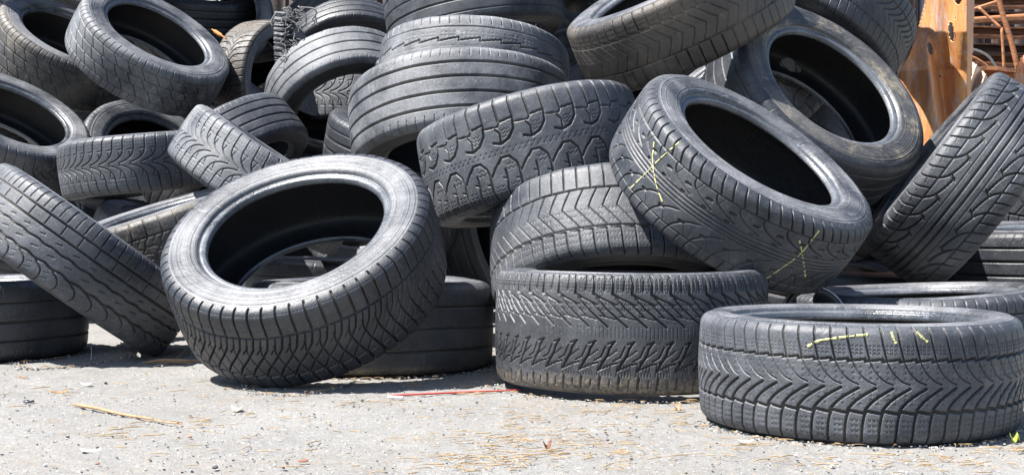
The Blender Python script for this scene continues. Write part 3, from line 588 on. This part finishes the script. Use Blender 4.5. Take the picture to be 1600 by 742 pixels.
# ------------------------------------------------------------------ torn tread on the shredded tyre
def torn():
    root, g = BUILT['T21']; inv = np.array(root.matrix_world.inverted())
    def loc(p): return (inv @ np.r_[p, 1])[:3]
    d = 5.5
    rows = 46; cols = 9; V = []; 
    for i in range(rows):
        t = i/(rows-1); y = 18+t*88; xl = 429-2*math.sin(t*3)+t*2+random.uniform(-1.5, 1.5); xr = 464-8*t+9*math.sin(t*9)*.4+random.uniform(-4, 4)
        for j in range(cols):
            s = j/(cols-1); x = xl+(xr-xl)*s; dd = d-.045*math.sin(s*PI)-.02*(i % 3 == 0)*0+.012*(1 if i % 4 < 1 else 0)
            V.append(loc(at(x, y+3*s, dd-.35)))
    front = np.array(V); back = np.array([v for v in V])+np.array(loc(at(450, 60, d-.28))-loc(at(450, 60, d-.35)))*.25
    Fq = grid_faces(rows, cols, False); Fall = np.vstack([Fq, Fq[:, ::-1]+len(V)])
    edge = [i*cols for i in range(rows)]; e2 = [i*cols+cols-1 for i in range(rows)]; L = len(V)
    for E in (edge, e2, list(range(cols)), list(range((rows-1)*cols, rows*cols))):
        Fall = np.vstack([Fall, [[E[i], E[i+1], E[i+1]+L, E[i]+L] for i in range(len(E)-1)]])
    mesh_obj('torn_tread', np.vstack([front, back]), Fall, M['dusty'], root, smooth=False)
    parts = []
    for k in range(90):
        y = random.choice([random.uniform(12, 30), random.uniform(15, 105), random.uniform(60, 105)]); x = random.uniform(440, 468)-(y-15)*.08
        p = np.array([x, y]); pts = []; a = random.uniform(-.6, 1.4); dd = d-.40+random.uniform(-.03, .03)
        for i in range(8):
            pts.append(loc(at(p[0], p[1], dd))); p = p+np.array([math.cos(a), math.sin(a)])*random.uniform(1.2, 2.8); a += random.uniform(-.7, .9)
        parts.append(tube(pts, .0016+.0012*random.random(), 5))
    for pts in ([(470, 12), (490, 14), (494, 22), (488, 30), (492, 36), (486, 40)], [(492, 22), (494, 34), (497, 40)], [(466, 10), (476, 22), (478, 36), (470, 44)], [(432, 20), (428, 26), (424, 34), (426, 42)]):
        q = resample(catmull(pts, 6), 16); parts.append(tube([loc(at(x, y, d-.42)) for x, y in q], .0035, 6))
    mesh_obj('frayed_cord', *join(parts), M['thread'], root)
torn()
# ------------------------------------------------------------------ scrap metal behind
def sheet(name, outline, d0, thick, mat, holes=(), bend=None, res=3., label='', cat=''):
    """a bent metal plate standing at its own distance, cut to an outline, with real thickness"""
    O = np.array(outline, float); x0, y0 = O.min(0); x1, y1 = O.max(0)
    nx = int((x1-x0)/res)+1; ny = int((y1-y0)/res)+1
    X, Y = np.meshgrid(np.linspace(x0, x1, nx), np.linspace(y0, y1, ny), indexing='ij')
    def inside(px, py):
        c = np.zeros(px.shape, bool); j = len(O)-1
        for i in range(len(O)):
            cond = ((O[i, 1] > py) != (O[j, 1] > py)) & (px < (O[j, 0]-O[i, 0])*(py-O[i, 1])/(O[j, 1]-O[i, 1]+1e-12)+O[i, 0]); c ^= cond; j = i
        return c
    cx = (X[1:, 1:]+X[:-1, :-1])/2; cy = (Y[1:, 1:]+Y[:-1, :-1])/2; ok = inside(cx, cy)
    for hx, hy, rx, ry, an in holes:
        ca, sa = math.cos(an), math.sin(an); a = ((cx-hx)*ca+(cy-hy)*sa)/rx; b = (-(cx-hx)*sa+(cy-hy)*ca)/ry; ok &= (a*a+b*b) > 1
    Dp = d0+(bend(X, Y) if bend else 0*X)
    P = np.stack([at(x, y, d) for x, y, d in zip(X.ravel(), Y.ravel(), Dp.ravel())]); c0 = P.mean(0); c0[2] = P[:, 2].min(); B = P+np.array([0, thick, 0])
    fi, fj = np.nonzero(ok); a = fi*ny+fj; Q = np.stack([a, a+1, a+ny+1, a+ny], -1); L = len(P)
    F2 = [Q, Q[:, ::-1]+L]; pad = np.pad(ok, 1)
    for di, dj, va, vb in ((-1, 0, 0, 1), (1, 0, 3, 2), (0, -1, 0, 3), (0, 1, 1, 2)):
        m = ~pad[1+fi+di, 1+fj+dj]; q = Q[m]; F2.append(np.stack([q[:, va], q[:, vb], q[:, vb]+L, q[:, va]+L], -1))
    o = mesh_obj(name, np.vstack([P, B])-c0, np.vstack(F2), M[mat], smooth=True); o.location = c0
    tag(o, label, cat); return o
def bar(name, pts, rad, mat, label, cat, group=None, sides=8, sub=4):
    P = np.array([at(u, v, d) for u, v, d in pts]); P = catmull(P, sub) if len(P) > 2 else resample(P, 6)
    P = P+.0*P; c0 = P.mean(0); V, Fq = tube(P-c0, rad, sides); o = mesh_obj(name, V, Fq, M[mat], smooth=True); o.location = c0
    tag(o, label, cat, group); return o
sheet('rusty_sheet_panel', [(1455, -60), (1444, 10), (1436, 40), (1431, 62), (1420, 88), (1403, 118), (1380, 150), (1360, 260), (1370, 420), (1440, 440), (1478, 330), (1500, 250), (1517, 150), (1521, 60), (1524, -60)],
      4.85, .006, 'rust_panel', [(1453.5, 76, 4, 10, -.25), (1487, 50, 4, 16, -.1), (1497, 0, 6, 7, 0), (1469, 120, 1.2, 1.5, 0), (1499, 118, 1.2, 1.5, 0), (1480, 117, 1.2, 1.5, 0), (1493, 28, 1., 1.5, 0)],
      lambda X, Y: -.0024*(X-1403)+.07*np.tanh((X-1458-.16*(Y-100))/4)*np.clip((Y-50)/60, 0, 1)+.012*np.sin((X-1430)/7.+Y/90.)+np.clip(X-1512, 0, 20)*.012, 1.6,
      'tall bent orange rust sheet with holes behind the tyres at the right', 'metal sheet')
sheet('crumpled_sheet_scrap', [(1519, 96), (1530, 105), (1541, 116), (1544, 128), (1536, 150), (1518, 175), (1514, 140)], 5.1, .004, 'straw_pale', (), lambda X, Y: .04*np.sin(X/3.+Y/9.), 1.5,
      'pale crumpled scrap piece between the rust sheet and the standing tyre', 'scrap piece')
sheet('torn_metal_strip', [(1424, -30), (1448, -30), (1444, 5), (1436, 35), (1430, 60), (1427, 40), (1431, 15)], 4.95, .004, 'metal_dark', (), lambda X, Y: .03*np.sin(X/5.), 1.5,
      'narrow dark shiny torn strip left of the tall orange rust sheet', 'metal strip')
RB = 'rusty bars and tubes of the scrap frame at right'
bar('rusty_rod', [(1522, 15, 6.0), (1540, 9, 6.0), (1562, 2, 6.0)], .009, 'rust', 'short slanting orange rod at the top, joined to the thin bent rod', 'rod', RB)
bar('rusty_rod', [(1528, 11, 5.95), (1546, 28, 5.93), (1565, 45, 5.9)], .007, 'rust', 'thin orange rod slanting down to a knuckle right of the rust sheet', 'rod', RB)
bar('rusty_rod', [(1565, 44, 5.9), (1567, 75, 5.9), (1569, 112, 5.9)], .007, 'rust', 'thin upright rod hanging from the knuckle of the slanting rod', 'rod', RB)
bar('rusty_tube', [(1556, -20, 5.8), (1566, 20, 5.8), (1580, 65, 5.8), (1594, 125, 5.8)], .012, 'rust', 'long brown tube leaning at the top right corner', 'tube', RB)
bar('rusty_tube', [(1505, 33, 6.4), (1560, 29, 6.4), (1640, 24, 6.4)], .016, 'rust', 'level light brown tube crossing behind the rods', 'tube', RB)
bar('curved_pipe', [(1512, 76, 6.0), (1530, 80, 6.0), (1546, 90, 6.0), (1560, 112, 6.0)], .006, 'metal_edge', 'curved pale pipe arching right of the rust sheet', 'pipe', RB)
bar('rusty_rod', [(1515, 88, 6.1), (1528, 94, 6.1), (1545, 106, 6.1)], .008, 'rust', 'short orange rod under the curved pale pipe', 'rod', RB)
def beam(name, u0, v0, u1, v1, d, h, t, mat, label, cat='beam', group=None):
    p, q = at(u0, v0, d), at(u1, v1, d); c0 = (p+q)/2; c0[2] -= h/2; ax = (q-p); L = np.linalg.norm(ax); ax /= L
    pr = np.array([[0, h], [0, .85*h], [-t*.7, .85*h], [-t*.7, .15*h], [0, .15*h], [0, 0], [-t, 0], [-t, h]])[::-1]; n_ = 14; V = []
    for i in range(n_):
        for a, b in pr: V.append(p-c0+ax*L*i/(n_-1)+np.array([0, -a+.004*math.sin(i*1.9), b-h+.004*math.sin(i*1.3)]))
    k = len(pr); i = np.arange(n_-1)[:, None]; j = np.arange(k)[None]; Fq = np.stack([i*k+j, i*k+(j+1) % k, (i+1)*k+(j+1) % k, (i+1)*k+j], -1).reshape(-1, 4)
    Fq = np.vstack([Fq, [[0, 7, 6, 5], [0, 5, 4, 1], [1, 4, 3, 2]]+[[(n_-1)*k+x for x in f] for f in ([5, 6, 7, 0], [1, 4, 5, 0], [2, 3, 4, 1])]])
    o = mesh_obj(name, np.array(V), Fq, M[mat], smooth=False); o.location = c0; tag(o, label, cat, group); return o
BG = 'dark rusted beams stacked behind the heap'
beam('rusty_beam', 1528, 104, 1720, 108, 5.6, .12, .10, 'rust', 'broad reddish brown beam just above the standing tyre')
for i, (v, lab) in enumerate([(-6, 'topmost dark beam at the upper right corner'), (16, 'dark beam just under the top one at the upper right'), (44, 'dark beam behind the thin slanting rod'), (66, 'dark beam level with the hole of the rust sheet'), (86, 'lowest dark beam behind the curved pale pipe')]):
    beam('dark_beam', 1500, v+random.uniform(-3, 3), 1800, v+random.uniform(-5, 5), 6.9+.12*i, .055, .10, 'rust_dark' if i % 2 else 'rust_mid', lab, 'beam', BG)
sheet('orange_scrap_wedge', [(1583, 128), (1592, 98), (1602, 84), (1660, 60), (1660, 150), (1600, 150)], 5.2, .01, 'rust_panel', (), lambda X, Y: .03*np.sin(X/9.), 3., 'smooth orange scrap corner at the right edge above the standing tyre', 'scrap piece')
bar('white_pole', [(1297, 2, 5.4), (1300, 16, 5.4), (1303, 34, 5.4)], .006, 'white', 'small white pole end in the gap at the top right', 'pole')
bar('rusty_rod', [(1270, 8, 5.6), (1290, 20, 5.6), (1320, 22, 5.6), (1350, 62, 5.6)], .016, 'rust', 'bent orange bar seen through the gap beside the white pole', 'rod', RB)
bar('rusty_rod', [(1262, 30, 5.8), (1300, 36, 5.8), (1345, 40, 5.8)], .02, 'rust', 'thick level brown bar low in the gap beside the white pole', 'rod', RB)
bar('rusty_tube', [(1270, 22, 5.9), (1310, 12, 5.9), (1350, 9, 5.9)], .014, 'rust_dark', 'dark tube high in the gap beside the white pole', 'tube', RB)
bar('rusty_rod', [(1296, 165, 4.6), (1306, 195, 4.6), (1309, 235, 4.6)], .010, 'rust', 'orange rod glimpsed through the hole of the mud-flecked tyre', 'rod', RB)
bar('orange_splinter', [(331, 46, 5.2), (341, 53, 5.19), (354, 61, 5.17)], [.002]*2+[.008]*4+[.003]*3, 'orange', 'thin orange splinter inside the dark tyre hole at the top left', 'splinter')
bar('orange_splinter', [(577, 108, 5.2), (582, 102, 5.18), (588, 94, 5.16)], [.004]*3+[.009]*3+[.002]*3, 'orange', 'short orange splinter wedged beside the four-rib grey tyre', 'splinter')
bar('rubber_ring', [], 0, '', '', '') if False else None
# black hoop with a bright rim standing half hidden behind the front tyre
def hoop():
    c = at(1272, 492, 2.88); th = np.linspace(0, 2*PI, 72, endpoint=False); ax1 = np.array([1, .15, 0]); ax2 = np.array([0, .55, .83]); r = .066
    root = bpy.data.objects.new('rubber_hoop', None); C.objects.link(root); root.location = c
    tag(root, 'small black hoop with a bright rim between the front tyre and the crossed one', 'hoop')
    V, Fq = tube(r*(np.cos(th)[:, None]*ax1+np.sin(th)[:, None]*ax2), .007, 8, True); mesh_obj('band', V, Fq, M['side_dark'], root)
    V, Fq = tube((r+.007)*(np.cos(th)[:, None]*ax1+np.sin(th)[:, None]*ax2)+np.array([0, -.003, .003]), .0022, 6, True); mesh_obj('rim', V, Fq, M['metal_edge'], root)
hoop()
# sheet wall far behind, coloured near black to stand for shade
def wall():
    xs = np.linspace(-4.5, 5.5, 260); z = np.array([0, 1.2, 2.6]); V = []
    for sgn in (0, 1):
        for x in xs:
            for q in z: V.append((x, 8.6+.03*math.sin(x*40)+sgn*.02, q))
    A = grid_faces(len(xs), 3, False); L = len(xs)*3; Fq = np.vstack([A, A[:, ::-1]+L])
    top = [i*3+2 for i in range(len(xs))]; Fq = np.vstack([Fq, [[top[i], top[i+1], top[i+1]+L, top[i]+L] for i in range(len(xs)-1)]])
    o = mesh_obj('corrugated_sheet_wall', np.array(V), Fq, M['rust_black']); tag(o, 'rusty corrugated sheet wall behind the whole heap, coloured near black for shade', 'wall')
wall()
for i in range(16):
    u = [-60, 20, 260, 330, 430, 470, 520, 600, 850, 930, 1250, 1330, 1450, 1560, 1620, 1080][i]; lean = random.uniform(-60, 60)
    bar('scrap_bar', [(u, random.uniform(250, 330), 7.4+.05*i), (u+lean*.4, 120, 7.4+.05*i), (u+lean, random.uniform(-90, -10), 7.4+.05*i)], random.uniform(.012, .03), random.choice(['rust_black', 'rust_dark', 'rust_dark']),
        'dark rusty bar leaning in the shadows behind the heap', 'bar', 'scrap bars in the shadows')

# ------------------------------------------------------------------ litter
def clear(p, m=.0):
    for c, n, R, rb, W in CENTRES:
        if c[2]-abs(n[2])*W/2-R*math.sqrt(max(0, 1-n[2]**2)) < .03 and (p[0]-c[0])**2+(p[1]-c[1])**2 < (R*(.97 if abs(n[2]) > .9 else .0)+m)**2: return False
    return True
def straw(parts, u, v, L, ang, rad, curl=None, z=.002):
    curl = random.choice([.05, .1, .15, .3, .6]) if curl is None else curl
    p = ground_at(u, v); pts = []; a = ang
    for i in range(6):
        pts.append(p+np.array([0, 0, z+rad+.004*math.sin(i*.6)*curl])); p = p+np.array([math.cos(a), math.sin(a), 0])*L/5; a += random.gauss(0, .18)*curl*2
    parts.append(tube(pts, rad*np.array([.6, 1, 1, 1, .9, .4]), 4))
parts = []
def cluster(cu, cv, su, sv, n_, Lr=(.006, .045), spread=.5):
    for _ in range(int(n_*.5)):
        u, v = random.gauss(cu, su), random.gauss(cv, sv)
        if v < 560 or not clear(ground_at(u, v)): continue
        straw(parts, u, v, random.uniform(*Lr), random.gauss(.05, spread*1.6)+(PI if random.random() < .5 else 0), random.uniform(.0004, .0009))
for a in [(860, 690, 90, 9, 170), (760, 722, 60, 8, 150), (950, 712, 80, 8, 90), (830, 660, 90, 12, 90), (1000, 640, 70, 12, 90), (690, 640, 60, 8, 40), (560, 633, 60, 6, 30), (270, 568, 22, 2, 60), (230, 600, 60, 12, 30),
          (200, 678, 40, 5, 40), (420, 650, 60, 12, 40), (60, 615, 40, 10, 25), (300, 664, 20, 4, 30), (1060, 655, 40, 10, 40), (1300, 722, 90, 8, 90), (1500, 725, 60, 8, 60), (1150, 700, 40, 8, 30), (600, 690, 200, 25, 80), (250, 700, 160, 20, 40), (800, 600, 60, 4, 25), (650, 603, 60, 2, 25), (740, 616, 14, 2, 20), (1585, 703, 20, 3, 40)]: cluster(*a)
for key in ('T1', 'T2', 'T3', 'T4', 'T14', 'T15'):          # bits gathered against the feet of the tyres
    c, n, R, rb, W = POSE[key]
    for _ in range(34):
        a = random.uniform(PI*1.05, PI*1.95); rr = R*.97+abs(random.gauss(.012, .02)); k = 1 if abs(n[2]) > .9 else .35
        x, y = c[0]+rr*math.cos(a)*k, c[1]+rr*math.sin(a); 
        pr = (x/y*F+800, 371+F*CAMH/y-14); straw(parts, pr[0], pr[1], random.uniform(.006, .03), a+PI/2+random.gauss(0, .5), random.uniform(.0004, .0009))
o = mesh_obj('straw_litter', *join(parts), M['straw']); tag(o, 'loose dry straw scattered over the concrete', 'straw', kind='stuff')
# grit
def blob(c, r, sq=.6):
    base = np.array([(-1, -1, -1), (1, -1, -1), (1, 1, -1), (-1, 1, -1), (-1, -1, 1), (1, -1, 1), (1, 1, 1), (-1, 1, 1)])*.58
    j = base*(1+.35*rng.standard_normal(base.shape)*.6)*[r, r, r*sq]; j = j+c
    return j, np.array([[0, 3, 2, 1], [4, 5, 6, 7], [0, 1, 5, 4], [1, 2, 6, 5], [2, 3, 7, 6], [3, 0, 4, 7]])
for nm, mat, cnt, lab in (('grit', 'grit_pale', 2200, 'pale grit strewn over the concrete'), ('dark_grit', 'grit_dark', 1000, 'dark crumbs of rubber and stone on the concrete')):
    parts = []
    for _ in range(cnt):
        v = random.uniform(540, 760); u = random.uniform(-40, 1640); p = ground_at(u, v)
        if not clear(p): continue
        r = abs(random.gauss(0, .0011))+.0006; parts.append(blob(p+np.array([0, 0, r*.25]), r))
    for key in ('T1', 'T2', 'T3', 'T4', 'T14', 'T15'):
        c, n, R, rb, W = POSE[key]
        for _ in range(170):
            a = random.uniform(PI, 2*PI); rr = R*.95+abs(random.gauss(0, .022)); k = 1 if abs(n[2]) > .9 else .4; r = abs(random.gauss(0, .0014))+.0006
            parts.append(blob(np.array([c[0]+rr*math.cos(a)*k, c[1]+rr*math.sin(a), r*.25]), r))
    o = mesh_obj(nm, *join(parts), M[mat], smooth=False); tag(o, lab, 'grit', kind='stuff')
def pebble(u, v, r, mat, label, cat='pebble', name='pebble', sq=.6):
    c = ground_at(u, v); V, Fq = blob(np.zeros(3), r, sq); me = bpy.data.meshes.new(name); me.from_pydata([tuple(x) for x in V], [], [tuple(map(int, f)) for f in Fq]); me.materials.append(M[mat])
    o = bpy.data.objects.new(name, me); C.objects.link(o); o.location = (c[0], c[1], r*sq*.55); b = o.modifiers.new('sub', 'SUBSURF'); b.levels = b.render_levels = 2
    tag(o, label, cat, 'small debris on the concrete'); return o
pebble(27, 642, .007, 'grit_dark', 'flat dark chip at the left, below the little black washer', sq=.35)
pebble(15, 655, .006, 'grit_dark', 'small black chip near the left edge of the concrete', sq=.4)
pebble(566, 627, .007, 'grit_dark', 'dark pebble left of the white stub')
pebble(553, 636, .006, 'grit_dark', 'dark pebble pair member below and left of the white stub')
pebble(657, 628, .006, 'grit_dark', 'small dark pebble below the red stick')
pebble(867, 616, .006, 'grit_dark', 'dark pebble at the foot of the wide snow tyre')
pebble(949, 689, .006, 'grit_dark', 'dark pebble on the straw in the middle foreground')
pebble(947, 676, .005, 'grit_dark', 'smaller dark pebble on the straw just behind another')
pebble(314, 664, 0.0067, 'brown_bit', 'round brown lump at the end of the long dry twig', 'lump', sq=.45)
pebble(284, 667, 0.0067, 'brown_bit', 'reddish brown bit in the clump by the long twig', 'lump', sq=.45)
pebble(297, 684, 0.0075, 'brown_bit', 'small brown curl just below the twig clump', 'curl', sq=.45)
pebble(153, 726, 0.0075, 'brown_bit', 'rusty brown crumb in the lower left foreground', 'crumb', sq=.45)
pebble(336, 733, .009, 'grit_dark', 'dark crumb at the very bottom left of centre', 'crumb')
pebble(474, 721, .014, 'brown_bit', 'dark red bark flake with pale edge in the foreground', 'flake', 'bark_flake', sq=.25)
pebble(1452, 565, .001, 'grit_pale', 'tiny', 'x') if False else None
def rod(name, pts, rad, mat, label, cat, sides=6):
    P = np.array([ground_at(u, v)+np.array([0, 0, z]) for u, v, z in pts]); P = catmull(P, 8); c0 = P.mean(0); c0[2] = 0
    r = rad if np.isscalar(rad) else np.interp(np.linspace(0, 1, len(P)), np.linspace(0, 1, len(rad)), rad)
    V, Fq = tube(P-c0, r, sides); o = mesh_obj(name, V, Fq, M[mat]); o.location = c0; tag(o, label, cat); return o
rod('dry_twig', [(112, 634, .004), (125, 637, .005), (150, 642, .006), (190, 650, .004), (240, 658, .004)], [.001, .0036, .003, .0026, .002], 'wood', 'long pale broken twig lying on the concrete at lower left', 'twig', 8)
rod('dry_twig', [(240, 658, .003), (262, 663, .004), (285, 664, .003)], [.002, .0015, .001], 'wood', 'thin bent twig tip between the long twig and the clump', 'twig')
rod('red_stick', [(606, 619.5, .0025), (680, 617, .0035), (750, 613.5, .003), (817, 610.5, .0025)], [.0022, .0024, .0022, .0014], 'red', 'long thin red stick lying on the concrete', 'stick')
rod('white_stub', [(606, 622, .003), (617, 622.5, .003), (630, 623, .003)], .0032, 'white', 'short white stub beside the left end of the red stick', 'stub')
rod('bark_strip', [(222, 569, .003), (250, 567.5, .007), (280, 567, .006), (313, 566, .004)], [.002, .005, .005, .002], 'wood', 'dry straw-coloured bark strip left of the big leaning tyre', 'bark')
rod('dry_twig', [(268, 566, .002), (283, 560, .012), (296, 553, .02), (300, 560, .01)], .0012, 'wood', 'thin dry stem curling up beside the bark strip', 'stem')
rod('white_twig', [(142, 563, .002), (143, 556, .012), (142, 551, .02)], .001, 'white', 'tiny white stem sticking up in front of the lying tyre at left', 'stem')
th = np.linspace(0, 2*PI, 24, endpoint=False); c = ground_at(45, 629); V, Fq = tube(np.stack([.009*np.cos(th), .009*np.sin(th), .003+0*th], -1), .0022, 6, True)
o = mesh_obj('washer', V, Fq, M['metal_dark']); o.location = c; tag(o, 'little black washer lying on the concrete at left', 'washer')
def scrap(name, u, v, L, Wd, ang, mat, label, cat, curl=.003):
    c = ground_at(u, v); n_ = 7; V = []; ca, sa = math.cos(ang), math.sin(ang)
    for k in (0, .0012):
        for i in range(n_):
            s = i/(n_-1)-.5; w_ = Wd*(1-(2*s)**2*.8)*.5+.0006; z = curl*(4*s*s)+k+.001
            for y in (-w_, w_): V.append((ca*s*L-sa*y, sa*s*L+ca*y, z+(curl*.5 if y > 0 else 0)))
    A = grid_faces(n_, 2, False); Fq = np.vstack([A, A[:, ::-1]+n_*2, [[i*2, i*2+2, i*2+2+n_*2, i*2+n_*2] for i in range(n_-1)], [[i*2+1, i*2+3, i*2+3+n_*2, i*2+1+n_*2] for i in range(n_-1)], [[0, 1, 1+n_*2, n_*2], [n_*2-2, n_*2-1, n_*4-1, n_*4-2]]])
    o = mesh_obj(name, np.array(V), Fq, M[mat]); o.location = c; tag(o, label, cat, 'small debris on the concrete'); return o
scrap('white_flake', 142, 706, .032, .010, .1, 'white', 'white flake in the lower left foreground', 'flake')
scrap('white_flake', 370, 642, .022, .012, -.2, 'white', 'white flake right of the twig clump', 'flake', .006)
scrap('white_flake', 135, 602, .024, .008, .0, 'white', 'thin white flake far left, behind the long twig', 'flake')
scrap('dry_leaf', 1058, 643, .014, .009, .3, 'wood', 'curled ochre leaf in front of the wide snow tyre', 'leaf', .012)
scrap('dry_leaf', 855, 703, .014, .007, .2, 'brown_bit', 'ochre leaf with dark middle on the straw in the foreground', 'leaf', .012)
scrap('dry_leaf', 92, 615, .040, .010, .1, 'wood', 'flat pale brown leaf strip at left between the washer and tyre', 'leaf', .005)
scrap('bark_flake', 36, 591, .022, .010, .0, 'wood', 'small tan bark flake near the lying tyre at the left edge', 'flake')
scrap('bark_flake', 1165, 692, .026, .010, .1, 'grit_pale', 'grey flake at the left foot of the frontmost tyre', 'flake')
for i, (u, v, a) in enumerate([(1584, 692, .2), (1590, 690, 1.3)]):
    scrap('green_leaf', u, v, .013, .007, a, 'leaf', 'small yellow-green leaf beside the right foot of the frontmost tyre', 'leaf', .010)['group'] = 'green leaves by the frontmost tyre'

# ------------------------------------------------------------------ light, sky, camera
SUN_EL, SUN_AZ = math.radians(60), math.radians(-106)
d = Vector((math.sin(SUN_AZ)*math.cos(SUN_EL), math.cos(SUN_AZ)*math.cos(SUN_EL), math.sin(SUN_EL)))   # towards the sun, azimuth from +y to +x
sun = bpy.data.lights.new('sun', 'SUN'); so = bpy.data.objects.new('sun', sun); C.objects.link(so)
so.location = (0, 0, 6); so.rotation_euler = d.to_track_quat('Z', 'Y').to_euler(); sun.energy = 5.0; sun.angle = math.radians(.5); sun.color = (1, .97, .925)
w = bpy.data.worlds.new('World'); bpy.context.scene.world = w; w.use_nodes = True; nt = w.node_tree
sky = nt.nodes.new('ShaderNodeTexSky'); sky.sky_type = 'NISHITA'; sky.sun_disc = False; sky.sun_elevation = SUN_EL; sky.sun_rotation = SUN_AZ
nt.links.new(sky.outputs[0], nt.nodes['Background'].inputs[0]); nt.nodes['Background'].inputs[1].default_value = .08
cam = bpy.data.cameras.new('camera'); co = bpy.data.objects.new('camera', cam); C.objects.link(co)
co.location = (0, 0, CAMH); co.rotation_euler = (PI/2+PITCH, 0, 0); cam.sensor_width = 36; cam.lens = 36*F/1600; cam.clip_end = 500; cam.clip_start = .05
bpy.context.scene.camera = co
vs = bpy.context.scene.view_settings; vs.view_transform = 'Standard'; vs.look = 'None'; vs.exposure = 1.4; vs.gamma = 1
bpy.context.scene.cycles.max_bounces = 6; bpy.context.scene.cycles.use_denoising = True
